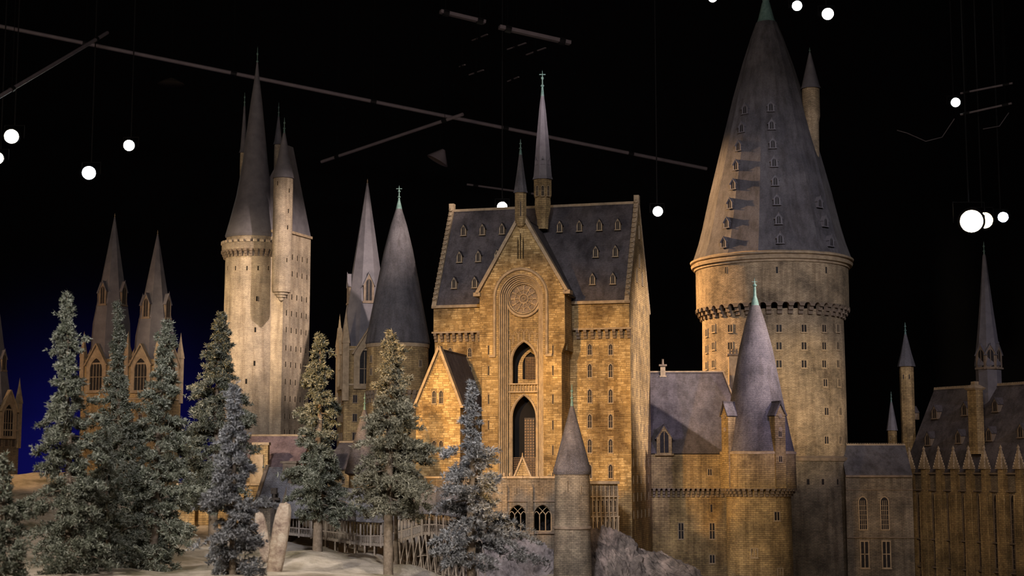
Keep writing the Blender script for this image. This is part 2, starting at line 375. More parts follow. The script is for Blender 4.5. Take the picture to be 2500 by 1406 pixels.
def dormer(parent, w_, h_, d_, loc, rz=0.0, wall='trim', roof='slate', name='dormer', glass='glass'):
    """gabled dormer: front face at local y=0; loc = middle of its sill"""
    w_, h_, d_ = q(w_), q(h_), q(d_)
    he = h_*.62; t = w_*.13
    def body():
        mb = MB(); ow = w_*.56; oh = h_*.74
        mb.plate([(-w_/2, 0), (w_/2, 0), (w_/2, he), (0, h_), (-w_/2, he)], [arch(ow, oh, .8, 5, h_*.05)], 0, .006)
        for s in (-1, 1): mb.box(min(s*w_/2, s*w_/2*.84), max(s*w_/2, s*w_/2*.84), .004, d_, 0, he)
        mb.box(-w_*.62, w_*.62, -.006, .01, -h_*.04, h_*.025)
        mb.box(-w_*.03, w_*.03, .001, .005, 0, h_*.78)
        return mb
    def rf():
        mb = MB(); ov = w_*.2
        for s in (-1, 1):
            a = (s*(w_/2+ov*.6), -.008, he-ov*.9); b = (0, -.008, h_+ov*.35); c = (0, d_, h_+ov*.35); e = (s*(w_/2+ov*.6), d_, he-ov*.9)
            pts = [a, b, c, e] if s < 0 else [a, e, c, b]
            mb.slab(pts, t*.5)
        mb.lathe([(.0035, h_+ov*.2), (.005, h_+ov*.6), (.0015, h_+ov*.9), (0, h_+ov*1.6)], 5, (0, -.005))
        return mb
    o = inst(name, cached(('db', w_, h_, d_, wall), lambda: body().mesh('dormer_front', M[wall])), parent, loc, (0, 0, rz))
    inst('dormer_roof', cached(('dr', w_, h_, d_, roof), lambda: rf().mesh('dormer_roof', M[roof])), o)
    def pane():
        mb = MB(); mb.poly([(x, .004, z) for x, z in arch(w_*.56, h_*.74, .8, 5, h_*.05)]); return mb.mesh('dormer_pane', M[glass])
    inst('pane', cached(('dp', w_, h_, glass), pane), o)
    return o
def corbel_mesh(p, w_, h_, d_, mat='trim', arched=True):
    """one bracket: p = pitch, stands from local y=0 (wall) out to -d_; z from -h_ to 0"""
    p, w_, h_, d_ = q(p), q(w_), q(h_), q(d_)
    def mk():
        mb = MB(); n = 3
        for k in range(n):                              # stepped bracket
            mb.box(-w_/2, w_/2, -d_*(k+1)/n, 0, -h_*(1-k/n), -h_*(1-(k+1)/n)+.0005)
        if arched:
            g = p/2; r = g-w_/2
            for s in (-1, 1):
                pts = [(s*w_/2, 0), (s*g, 0)] + [(s*(g - r*math.sin(a)), -r*(1-math.cos(a)) - .002) for a in (0, .5, 1.0, 1.57)]
                mb.plate(pts, [], -d_, -d_*.25)
        return mb.mesh('corbel', M[mat])
    return cached(('c', p, w_, h_, d_, mat, arched), mk)
def finial_prof(h, r):
    return [(r, 0), (r*.7, h*.22), (r*.5, h*.35), (r*1.0, h*.38), (r*1.0, h*.41), (r*.4, h*.44), (r*.32, h*.62), (r*.8, h*.66), (r*.8, h*.70), (r*.3, h*.74), (r*.22, h*.9), (0, h)]
def finial(parent, loc, h, r, mat='copper', cross=False):
    mb = MB(); mb.lathe(finial_prof(h, r), 10)
    if cross:
        mb.box(-r*1.7, r*1.7, -r*.3, r*.3, h*.80, h*.83)
    return mb.build('finial', M[mat], parent, loc, smooth=40)

# ------------------------------------------------------------------ round tower kit
class Tower:
    def __init__(s, name, x, yref, Y, label, cat='tower', zb=0.6, group=None):
        p = P(x, yref, Y); s.c = (p.x, p.y); s.Y = Y; s.zb = zb
        s.o = empty(name, (p.x, p.y, zb), 0, label, cat, group)
    def z(s, y):                                        # height on the axis seen at image row y
        _, b, _ = ray(CX, y); return EYE + b*s.Y - s.zb
    def r(s, px, y=900): return px*s.Y*ray(CX, y)[2]/F
    def on(s, x, y, r):                                 # point of the front surface seen at x,y
        th = 0.0; a, b, _ = ray(x, y)
        for _i in range(8):
            Yd = s.Y - r*math.cos(th); lx = a*Yd - s.c[0]
            th = math.asin(max(-.985, min(.985, lx/r)))
        Yd = s.Y - r*math.cos(th)
        return th, (r*math.sin(th), -r*math.cos(th), EYE + b*Yd - s.zb)
    def body(s, prof, mat='stone_fine', n=72, name='wall', smooth=30, rot=0.0):
        mb = MB(); mb.lathe([(r, z) for r, z in prof], n, rot=rot)
        return mb.build(name, M[mat], s.o, smooth=smooth if n > 16 else None)
    def win(s, kind, x, y, r, w_, h_, **k):
        th, l = s.on(x, y, r)
        return window(s.o, kind, w_, h_, l, th, **k)
    def corbels(s, r_in, r_out, ztop, h_, n, fill=.5, mat='trim', arched=True, off=0.0):
        p = 2*PI*r_out/n
        me = corbel_mesh(p, p*fill, h_, r_out-r_in+.004, mat, arched)
        for k in range(n):
            th = 2*PI*(k+.5)/n + off - PI
            if abs((th+PI) % (2*PI)-PI) > 2.0: continue          # the rear half is never in view
            inst('corbel', me, s.o, (r_in*math.sin(th), -r_in*math.cos(th), ztop), (0, 0, th))

# =================================================================== STUDIO
mb = MB(); mb.box(-16, 16, -3, 33, -.1, 0); tag(mb.build('floor', M['black']), kind='structure')
mb = MB(); mb.box(-16, 16, -3, 33, 12.5, 12.6); tag(mb.build('ceiling', M['black']), kind='structure')
mb = MB(); mb.box(-16, 16, 33, 33.1, 0, 12.5); tag(mb.build('wall_back', M['cyc']), kind='structure')
mb = MB(); mb.box(-16.1, -16, -3, 33, 0, 12.5); tag(mb.build('wall_left', M['black']), kind='structure')
mb = MB(); mb.box(16, 16.1, -3, 33, 0, 12.5); tag(mb.build('wall_right', M['black']), kind='structure')

# =================================================================== TERRAIN
def bz(x, y, Y): p = P(x, y, Y); return (p.x, p.y, p.z)
ctl = [bz(455, 1308, 12.6), bz(520, 1330, 12.0), bz(600, 1395, 9.6), bz(680, 1398, 10.1), bz(780, 1345, 11.4), bz(860, 1368, 11.3), bz(945, 1404, 10.6),
       bz(968, 1380, 11.2), bz(700, 1322, 12.3), bz(760, 1335, 12.4), bz(870, 1352, 12.5), bz(350, 1406, 9.4), bz(200, 1406, 9.2), bz(60, 1406, 9.0),
       bz(-100, 1406, 8.6), bz(560, 1412, 8.4), bz(800, 1412, 9.2), bz(0, 1166, 15.6), bz(120, 1158, 15.8), bz(200, 1200, 14.6), bz(60, 1240, 13.6), bz(-150, 1150, 15.6), bz(300, 1300, 12.6),
       bz(650, 1240, 13.9), bz(540, 1240, 14.2), bz(780, 1235, 14.3), bz(980, 1250, 14.3), bz(400, 1200, 15.8), bz(1000, 1400, 11.6), bz(1030, 1440, 11.6),
       bz(1100, 1440, 10.8), bz(1080, 1450, 12.4), (-.1, 10.0, .95), (0.6, 10.4, .75), (1.4, 11, .65), (3, 12, .6), (6, 13, .6), (3, 17, .6), (6, 17, .6), (1.5, 14.5, .75), (2.4, 15.5, .6),
       (-3, 17.5, 1.5), (-1, 17.5, 1.4), (-6, 17.5, 1.7), (-7, 12, 1.6), (0, 7.5, .9), (-2, 7.0, 1.2), (3, 8, .6), (6, 9, .6), (0.2, 14.5, 1.2), (-7, 8, 1.35), (-4, 7, 1.3), (-8, 20, 1.5), (0, 20, .9), (6, 20, .6), (-3, 20, 1.3)]
ctl = np.array([tuple(c) for c in ctl])
def ground_z(x, y):
    d2 = (ctl[:, 0]-x)**2 + (ctl[:, 1]-y)**2 + .004
    w_ = d2**-1.7
    return float((w_*ctl[:, 2]).sum()/w_.sum())
def make_ground():
    nx, ny = 230, 190; xs = np.linspace(-8.5, 7.5, nx); ys = np.linspace(6.4, 20, ny)
    mb = MB(); V = []
    for y in ys:
        for x in xs:
            z = ground_z(x, y) + .018*noise.fractal(Vector((x*3, y*3, 0)), .8, 2, 5) + .05*noise.noise(Vector((x*.8, y*.8, 3)))*(1 if y > 12.5 or x < -2.2 else .2)
            V.append((x, y, z))
    Fc = [(j*nx+i, j*nx+i+1, (j+1)*nx+i+1, (j+1)*nx+i) for j in range(ny-1) for i in range(nx-1)]
    b = len(V); rim = [i for i in range(nx)] + [j*nx+nx-1 for j in range(1, ny)] + [(ny-1)*nx+i for i in range(nx-2, -1, -1)] + [j*nx for j in range(ny-2, 0, -1)]
    for i in rim: V.append((V[i][0], V[i][1], 0.0))
    for k in range(len(rim)):
        k2 = (k+1) % len(rim); Fc.append((b+k, b+k2, rim[k2], rim[k]))
    me = bpy.data.meshes.new('model_ground'); me.from_pydata(V, [], Fc); me.materials.append(M['ground']); me.shade_smooth()
    me.set_sharp_from_angle(angle=math.radians(60))
    tag(inst('model_landscape_ground', me), kind='structure')
make_ground()

# =================================================================== GREAT HALL WITH GABLED FRONT BAY
def pip(x, y, poly):
    c = False; n = len(poly); j = n-1
    for i in range(n):
        xi, yi = poly[i]; xj, yj = poly[j]
        if (yi > y) != (yj > y) and x < (xj-xi)*(y-yi)/(yj-yi)+xi: c = not c
        j = i
    return c
def brickwork(o, v, outer, holes, seed, bw=.054, bh=.0200, singles=260, centre=None):
    """courses of separate proud bricks laid on the wall face at local y = v: the nearest ones single, the rest joined"""
    rnd = random.Random(seed); z0 = min(p[1] for p in outer); z1 = max(p[1] for p in outer); u0 = min(p[0] for p in outer); u1 = max(p[0] for p in outer)
    st = .004; out = []
    for k in range(int((z1-z0)/bh)):
        z = z0+(k+.5)*bh; n = int((u1-u0)/st)
        ok = [pip(u0+(i+.5)*st, z, outer) and not any(pip(u0+(i+.5)*st, z+dz, h) for h in holes for dz in (-bh*.3, bh*.3)) for i in range(n)]
        i = 0
        while i < n:
            if not ok[i]: i += 1; continue
            j = i
            while j < n and ok[j]: j += 1
            a, b = u0+i*st, u0+j*st; x = a; first = True
            while x < b-.004:
                w_ = bw*rnd.uniform(.72, 1.2)*(.5 if first and k % 2 else 1); first = False
                e = min(b, x+w_)
                if b-e < bw*.3: e = b
                out.append((x+.0009, e-.0009, z-bh/2+.0009, z+bh/2-.0009, rnd.choice((.0006, .0015, .0022, .003, .0042)))); x = e
            i = j
    cx, cz = centre or ((u0+u1)/2, (z0+z1)/2)
    out.sort(key=lambda q_: (-(q_[1]-q_[0] > bw*.8), (q_[0]-cx)**2+(q_[2]-cz)**2))
    def one(mb, x0, x1, za, zb, d):
        c = .0012; a = [(x0, v, za), (x1, v, za), (x1, v, zb), (x0, v, zb)]; f = [(x0+c, v-d, za+c), (x1-c, v-d, za+c), (x1-c, v-d, zb-c), (x0+c, v-d, zb-c)]
        mb.poly(f)
        for i in range(4): mb.poly([a[i], a[(i+1) % 4], f[(i+1) % 4], f[i]])
    mes = []
    for i in range(6):
        mb = MB(); d = (.0006, .0015, .0022, .003, .0042, .0022)[i]; vv = v; v = 0.0
        c = .02; q_ = [(-.5, 0, -.5), (.5, 0, -.5), (.5, 0, .5), (-.5, 0, .5)]; g = [(x*.95, -d, z_*.88) for x, _, z_ in q_]; mb.poly(g)
        for j in range(4): mb.poly([q_[j], q_[(j+1) % 4], g[(j+1) % 4], g[j]])
        v = vv; mes.append(mb.mesh('brick', M['brick']))
    for (x0, x1, za, zb, d) in out[:singles]:
        inst('brick', mes[rnd.randrange(6)], o, ((x0+x1)/2, v, (za+zb)/2), (0, 0, 0), (x1-x0, 1, zb-za))
    mb = MB()
    for q_ in out[singles:]: one(mb, *q_)
    tag(mb.build('brickwork', M['brick'], o), kind='stuff')
def hall():
    H = Frame(1057, 14.5, 15); o = frame_thing('gabled_hall', H, 'tall amber-lit stone hall with steep slate roof and pointed front gable holding a round window', 'building')
    D = 1.1; V = -.3                                     # depth of the hall; the front bay stands out to v=V
    uL = 0.0; uR, zE = H.uz(1536, 731); zE2 = H.uz(1057, 744)[1]; zE = (zE+zE2)/2
    _, zR = H.uz(1330, 506, D/2); zC = H.uz(1110, 812)[1]; ins = .045
    mb = MB()                                            # lower walls, set back under the corbel course
    mb.box(uL+.0, uR, ins, D-.0, 0, zC)
    mb.box(uL, uR, 0, D, zC-.004, zE)
    for u in (uL, uR-.03):                               # end gables
        n = 0
        A = [(0, zE), (D/2, zR+.02), (D, zE)]
        mb.poly([(u, v, z) for v, z in A][::-1]); mb.poly([(u+.03, v, z) for v, z in A])
        mb.poly([(u, 0, zE), (u+.03, 0, zE), (u+.03, D/2, zR+.02), (u, D/2, zR+.02)]); mb.poly([(u+.03, D, zE), (u, D, zE), (u, D/2, zR+.02), (u+.03, D/2, zR+.02)])
    mb.build('wall', M['stone'], o)
    mb = MB(); t = .02
    mb.slab([(uL+.03, -.02, zE-.02), (uR-.03, -.02, zE-.02), (uR-.03, D/2, zR), (uL+.03, D/2, zR)], t)
    mb.slab([(uR-.03, D+.02, zE-.02), (uL+.03, D+.02, zE-.02), (uL+.03, D/2, zR), (uR-.03, D/2, zR)], t)
    mb.build('roof', M['slate'], o)
    mb = MB(); mb.box(uL+.03, uR-.03, D/2-.012, D/2+.012, zR-.012, zR+.018); mb.build('ridge_cap', M['trim'], o)
    mb = MB(); mb.box(uL-.012, uR+.012, -.03, 0.01, zE-.035, zE-.008); mb.build('eaves_moulding', M['trim'], o)
    # end copings with crockets
    ck = MB(); ck.box(-.020, .020, -.014, .014, -.006, .018); ck.lathe([(.014, .014), (.022, .030), (.008, .042), (0, .062)], 6)
    ckm = ck.mesh('crocket', M['trim'])
    L = math.hypot(D/2, zR-zE); tilt = math.atan2(zR-zE, D/2)
    for u in (uL+.012, uR-.018):
        mb = MB(); mb.bar((u, -.025, zE-.03), (u, D/2, zR+.035), .045, .03); mb.bar((u, D+.025, zE-.03), (u, D/2, zR+.035), .045, .03)
        mb.box(u-.025, u+.025, D/2-.03, D/2+.03, zR-.01, zR+.075)
        mb.build('coping', M['trim'], o)
        for k in range(19):
            f = (k+.5)/19; inst('crocket', ckm, o, (u, f*D/2-.012, zE+.0+f*(zR-zE)+.015), (tilt-.25, 0, 0))
            if k % 2 == 0: inst('crocket', ckm, o, (u, D-f*D/2+.012, zE+f*(zR-zE)+.015), (-tilt+.25, 0, 0))
    # corbel course
    for x0, x1, n in ((1062, 1168, 8), (1410, 1534, 8)):
        u0 = H.uz(x0, 810)[0]; u1 = H.uz(x1, 810)[0]; p = (u1-u0)/(n-1)
        me = corbel_mesh(p, p*.45, .085, .055, 'trim_dark', False)
        for k in range(n): inst('corbel', me, o, (u0+k*p, ins, zC))
        mb = MB(); mb.box(u0-p*.5, u1+p*.5, -.012, .01, zC-.004, zC+.012); mb.build('string_course', M['trim'], o)
    # front bay
    bl, br = H.uz(1176, 1000, V)[0], H.uz(1372, 1000, V)[0]
    kl, kzl = H.uz(1166, 716, V); kr, kzr = H.uz(1384, 712, V); kz = (kzl+kzr)/2
    au, az = H.uz(1272, 527, V); au = (kl+kr)/2
    zW = H.uz(1272, 850, V)[1]
    aw = H.uz(1326, 1000, V)[0]-H.uz(1217, 1000, V)[0]; ac = (H.uz(1326, 1000, V)[0]+H.uz(1217, 1000, V)[0])/2
    atop = H.uz(1272, 668, V)[1]
    outer = [(bl, 0), (br, 0), (br, zW-.05), (kr-.02, zW+.04), (kr-.02, kz), (au, az), (kl+.02, kz), (kl+.02, zW+.04), (bl, zW-.05)]
    zb_ = .3
    big = arch(aw, atop-zb_, .52, 12, zb_, ac)
    sl = [[(ac+s*.045-.006, H.uz(1272, 632, V)[1]), (ac+s*.045+.006, H.uz(1272, 632, V)[1]), (ac+s*.045+.006, H.uz(1272, 590 if s else 578, V)[1]), (ac+s*.045, H.uz(1272, 580 if s else 568, V)[1]), (ac+s*.045-.006, H.uz(1272, 590 if s else 578, V)[1])] for s in (-.55, 0, .55)]
    mb = MB(); mb.plate(outer, [big]+sl, V, V+.09)
    mb.box(bl, bl+.03, V+.09, .1, 0, zW); mb.box(br-.03, br, V+.09, .1, 0, zW)
    mb.box(kl+.02, kl+.05, V+.09, .1, zW-.02, kz); mb.box(kr-.05, kr-.02, V+.09, .1, zW-.02, kz)
    mb.build('bay_wall', M['stone'], o)
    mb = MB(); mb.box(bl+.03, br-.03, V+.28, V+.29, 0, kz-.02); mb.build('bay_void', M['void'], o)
    # bay roof and copings
    mb = MB()
    vb = .50
    mb.slab([(kl-.02, V+.04, kz-.03), (au, V+.04, az+.0), (au, vb, az), (kl-.02, .05, kz-.03)][::-1], -.02)
    mb.slab([(kr+.02, V+.04, kz-.03), (kr+.02, .05, kz-.03), (au, vb, az), (au, V+.04, az)][::-1], -.02)
    mb.build('bay_roof', M['slate'], o)
    for (k_, s) in ((kl, -1), (kr, 1)):
        mb = MB(); mb.bar((k_+s*.012, V+.03, kz-.0), (au, V+.03, az+.03), .11, .034, up=(0, 1, 0)) if False else mb.bar((k_+s*.005, V+.02, kz+.0), (au, V+.02, az+.028), .10, .030)
        mb.box(min(k_-s*.03, k_+s*.035), max(k_-s*.03, k_+s*.035), V-.03, V+.09, kz-.025, kz+.01)
        mb.build('bay_coping', M['trim'], o)
    # nested archivolt: hood moulding outside, ribs inside the reveal
    def arc_pts(w_, h_, y, z0=None, k=.52): 
        z0 = zb_ if z0 is None else z0
        a = arch(w_, h_-z0, k, 12, z0, ac); return [(x, y, z) for x, z in (a[1:]+a[:1])]
    hz = H.uz(1272, 868, V)[1]
    mb = MB(); pts = arc_pts(aw+.075, atop+.045, V-.008, hz)
    mb.pipe(pts, .014, 8); mb.box(pts[0][0]-.01, pts[0][0]+.05, V-.02, V+.005, hz-.012, hz+.012); mb.box(pts[-1][0]-.05, pts[-1][0]+.01, V-.02, V+.005, hz-.012, hz+.012)
    mb.build('hood_moulding', M['trim'], o, smooth=50)
    for k in range(5):
        mb = MB(); mb.pipe(arc_pts(aw-.012-k*.026, atop-.006-k*.014, V+.012+k*.02), .0075, 8)
        mb.build('archivolt_rib', M['trim'], o, smooth=50)
    iw = aw-.13; it = atop-.07
    # screen behind the ribs with two stacked openings below the round window
    ow = H.uz(1308, 1000, V+.12)[0]-H.uz(1251, 1000, V+.12)[0]
    z1t = H.uz(1272, 835, V+.12)[1]; z1b = H.uz(1272, 936, V+.12)[1]; z2t = H.uz(1272, 966, V+.12)[1]; z2b = H.uz(1272, 1170, V+.12)[1]
    rz_ = H.uz(1272, 729, V+.1)[1]; rr = .165
    circ = lambda r, n=40, cz=rz_: [(ac+r*math.cos(2*PI*i/n), cz+r*math.sin(2*PI*i/n)) for i in range(n)]
    mb = MB(); mb.plate(arch(iw+.02, it-zb_, .52, 12, zb_, ac), [arch(ow, z1t-z1b, .8, 8, z1b, ac), arch(ow, z2t-z2b, .9, 8, z2b, ac), circ(rr*.9)], V+.12, V+.15)
    mb.build('arch_screen', M['stone'], o)
    for zt, z0, kk in ((z1t, z1b, .8), (z2t, z2b, .9)):
        for j, rad in enumerate((.009, .006)):
            a = arch(ow+.03-.022*j, zt-z0+.015-.01*j, kk, 8, z0, ac)
            mb = MB(); mb.pipe([(x, V+.115+.006*j, z) for x, z in a[1:]+a[:1]], rad, 7); mb.build('arch_moulding', M['trim'], o, smooth=50)
    mb = MB(); mb.box(ac-ow/2-.03, ac+ow/2+.03, V+.09, V+.13, z2t+.028, z2t+.04); mb.box(ac-ow/2-.03, ac+ow/2+.03, V+.09, V+.13, z1b-.012, z1b)
    for k in range(9): mb.box(ac+(k-4)*ow*.12-.003, ac+(k-4)*ow*.12+.003, V+.105, V+.13, z2t+.04, z1b-.012)
    mb.build('gallery_balustrade', M['trim'], o)
    # clustered shafts each side
    for s in (-1, 1):
        for k in range(6):
            u = ac + s*(ow/2+.022+k*.0195); mb = MB()
            mb.lathe([(.0075, zb_), (.0065, zb_+.05), (.0065, z1t-.10), (.010, z1t-.09), (.010, z1t-.075), (.006, z1t-.07)] + [(.006, z1t+.02+(.1 if k > 2 else 0)), (0, z1t+.03+(.1 if k > 2 else 0))], 8, (u, V+.108-k*.012))
            mb.build('shaft', M['trim'], o, smooth=50)
    # blind tracery between openings and round window
    mb = MB()
    for k in (-2.5, -1.5, -.5, .5, 1.5, 2.5):
        u = ac+k*.052; a = arch(.044, .10, .9, 5, z1t+.03-.02*abs(k)+.0, u); mb.pipe([(x, V+.118, z) for x, z in a[1:]+a[:1]], .003, 5)
    mb.build('blind_tracery', M['trim'], o)
    # rose window: ring, hub, twelve petals
    for r0, rad in ((rr, .014), (rr*.86, .007)):
        mb = MB(); mb.pipe([(x, V+.105, z) for x, z in circ(r0)], rad, 8, closed=True); mb.build('rose_ring', M['trim'], o, smooth=50)
    mb = MB(); mb.plate(circ(rr*.87), [], V+.128, V+.134); mb.build('rose_pane', M['trim_dark'], o)
    for i in range(12):
        a = 2*PI*i/12; mb = MB()
        mb.pipe([(ac+r_*math.cos(a), V+.118, rz_+r_*math.sin(a)) for r_ in (rr*.26, rr*.86)], .0045, 6)
        c = rr*.66; mb.pipe([(ac+c*math.cos(a+PI/12)+rr*.16*math.cos(b), V+.118, rz_+c*math.sin(a+PI/12)+rr*.16*math.sin(b)) for b in [2*PI*j/12 for j in range(12)]], .0035, 5, closed=True)
        mb.build('rose_spoke', M['trim'], o)
    mb = MB(); mb.pipe([(x, V+.118, z) for x, z in circ(rr*.26, 20)], .006, 6, closed=True); mb.pipe([(x, V+.118, z) for x, z in circ(rr*.1, 14)], .004, 6, closed=True); mb.build('rose_hub', M['trim'], o)
    # grille in the upper opening, studded door in the lower one
    def grid(name, u0, u1, z0, z1, du, v, r, m):
        mb = MB(); n = int(round((u1-u0)/du)); nz = int(round((z1-z0)/du))
        for i in range(n+1): mb.box(u0+(u1-u0)*i/n-r, u0+(u1-u0)*i/n+r, v-r, v+r, z0, z1)
        for i in range(nz+1): mb.box(u0, u1, v-r*.8, v+r*.8, z0+(z1-z0)*i/nz-r, z0+(z1-z0)*i/nz+r)
        return mb.build(name, M[m], o)
    mb = MB(); mb.plate(arch(ow*1.1, (z1t-z1b)*.86, .8, 8, z1b+.0, ac+.03), [arch(ow*.7, (z1t-z1b)*.66, .8, 8, z1b+.045, ac+.03)], V+.25, V+.27); mb.build('inner_arch', M['stone'], o)
    grid('portcullis', ac-.012, ac+ow/2+.02, z1b+.045, z1b+.25, .016, V+.235, .0022, 'iron')
    g0 = z2b; mb = MB()
    mb.box(ac-.03, ac+.07, V+.25, V+.262, g0, z2t-.20); mb.build('gate_leaf', M['wood_dark'], o)
    me = None; pb = MB(); pb.box(-.0085, .0085, -.006, 0, -.0085, .0085); me = pb.mesh('gate_panel', M['iron'])
    for i in range(4):
        for j in range(22): inst('gate_panel', me, o, (ac-.018+i*.0255, V+.25, g0+.02+j*.0262)) if g0+.02+j*.0262 < z2t-.21 else None
    grid('railing', ac-ow/2, ac+ow/2, z2b, z2b+.20, .016, V+.155, .0018, 'iron')
    # slit windows beside the arch
    for y in (855, 905, 975, 1038, 1100, 1165):
        for x in (1193, 1350):
            u, z = H.uz(x, y+11, V); window(o, 'slit', .009, .085, (u, V-.003, z), sub=False, name='arrow_slit')
    # arched windows of the main walls
    ym = [(830, 2), (881, 2), (943, 2), (1004, 2), (1065, 2), (1127, 2)]
    for (y, _) in ym:
        for x in (1440, 1491):
            u, z = H.uz(x, y+40 if y > 830 else y+36, ins); window(o, 'lancet', .036, .125 if y > 830 else .10, (u, ins, z), name='arched_window')
        for x in (1099, 1147):
            if y > 890 and x == 1099: continue
            u, z = H.uz(x, y+41, ins); window(o, 'lancet', .032, .11 if y > 830 else .085, (u, ins, z), name='arched_window')
    slots = []
    for y in (855, 905, 975, 1038, 1100, 1165):
        for x in (1193, 1350): u, z = H.uz(x, y+11, V); slots.append([(u-.008, z-.004), (u+.008, z-.004), (u+.008, z+.09), (u-.008, z+.09)])
    hood = arch(aw+.11, atop+.065-hz, .52, 12, hz, ac)
    brickwork(o, V, outer, [arch(aw+.008, atop-zb_, .52, 12, zb_, ac), hood]+sl+slots, 1, centre=(ac, kz+.1))
    holes = []
    for (y, _) in ym:
        for x in (1440, 1491, 1099, 1147):
            u, z = H.uz(x, y+40, ins); holes.append([(u-.028, z-.012), (u+.028, z-.012), (u+.028, z+.148), (u-.028, z+.148)])
    zlow = 1.2
    brickwork(o, ins, [(br, zlow), (uR, zlow), (uR, zC-.085), (br, zC-.085)], holes, 2, singles=0)
    brickwork(o, ins, [(uL, zlow), (bl, zlow), (bl, zC-.085), (uL, zC-.085)], holes, 3, singles=0)
    brickwork(o, 0, [(kr, zC+.012), (uR, zC+.012), (uR, zE-.035), (kr, zE-.035)], [], 4, singles=0)
    brickwork(o, 0, [(uL, zC+.012), (kl, zC+.012), (kl, zE-.035), (uL, zE-.035)], [], 5, singles=0)
    # side wall slits (right end), upper lancets on the gable end
    for y in list(range(760, 1290, 42)):
        for j in range(5):
            v = .14+j*.2; z = H.uz(1560, y, .5)[1]
            window(o, 'slit', .018, .075, (uR, v, z), PI/2, sub=False, name='side_window')
    for j, (v, yy) in enumerate(((.40, 690), (.55, 650), (.70, 690), (.55, 580))):
        z = H.uz(1560, yy, .5)[1]; window(o, 'lancet', .04, .12, (uR, v, z), PI/2, sub=False, name='gable_window')
    # dormers
    rows = [((1131, 1177, 1225, 1366, 1414, 1463, 1508), 575, 560), ((1121, 1167, 1213, 1454, 1502), 640, 625), ((1108, 1158, 1446, 1496), 703, 692)]
    pit = (zR-zE)/(D/2)
    for xs, yl, yr in rows:
        for x in xs:
            y = yl + (yr-yl)*(x-1100)/400.
            vv = .1
            for _ in range(10):
                u, z = H.uz(x, y, vv-.035); vv = (z-zE)/pit
            dormer(o, .052, .115, .12, (u, vv-.035, z-.005), glass='glass')
    return H, o, au, az, V
H, hall_o, au, az, VV = hall()

def spire_turret(name, x, yref, Y, parts, label, zb_y, mat='stone', sides=8, fin=None, **k):
    """parts: list of (x half width px, y px) for body then roof"""
    t = Tower(name, x, yref, Y, label, 'turret', zb=0)
    body, roof = parts
    zb = t.z(body[0][1]); t.o.location.z = zb; t.zb = zb
    t.body([(t.r(hw, y), t.z(y)) for hw, y in body], mat, sides if sides < 17 else 32, rot=PI/8 if sides == 8 else 0)
    mb = MB(); mb.lathe([(t.r(hw, y), t.z(y)) for hw, y in roof], sides if sides < 17 else 40, rot=PI/8 if sides == 8 else 0); mb.build('roof', M[k.get('roof', 'slate_fine')], t.o, smooth=30 if sides > 16 else None)
    if fin:
        yb, yt, hw = fin; finial(t.o, (0, 0, t.z(yb)), t.z(yt)-t.z(yb), t.r(hw, yb), cross=k.get('cross', False))
    return t
Yb = H.o.y - .0
t1 = spire_turret('gable_turret', 1271, 540, 13.95, ([(0, 556), (8, 552), (14, 543), (15, 535), (15, 472), (17, 470)], [(19, 472), (17, 466), (9, 415), (3, 372), (0, 370)]),
    'small octagonal stone turret with green-tipped spire on the gable apex of the amber hall', 0, fin=(378, 338, 4))
for x in (1271,):
    t1.win('slit', x, 528, t1.r(14, 500), .008, .14, sub=False, name='slit_window')
t2 = spire_turret('ridge_lantern_spire', 1325, 520, 14.55, ([(14, 560), (15, 534), (18, 522), (20, 512), (21, 495), (20, 485), (23, 478), (23, 440), (25, 438)], [(27, 440), (24, 432), (21, 400), (17, 350), (9, 270), (3, 225), (0, 215)]),
    'taller octagonal lantern turret with needle spire riding the ridge of the amber hall', 0, fin=(235, 170, 4.5), cross=True, roof='lead')
for x in (1312, 1338): t2.win('lancet', x, 478, t2.r(22, 460), .022, .10, sub=False)
for x in (1325,): t2.win('lancet', x, 478, t2.r(22, 460), .022, .10, sub=False)
for x, th in ((1309, -.9), (1341, .9), (1325, 0)):
    dormer(t2.o, .035, .075, .05, (t2.r(19, 400)*math.sin(th), -t2.r(20, 400)*math.cos(th), t2.z(405)), th, wall='lead', roof='lead')

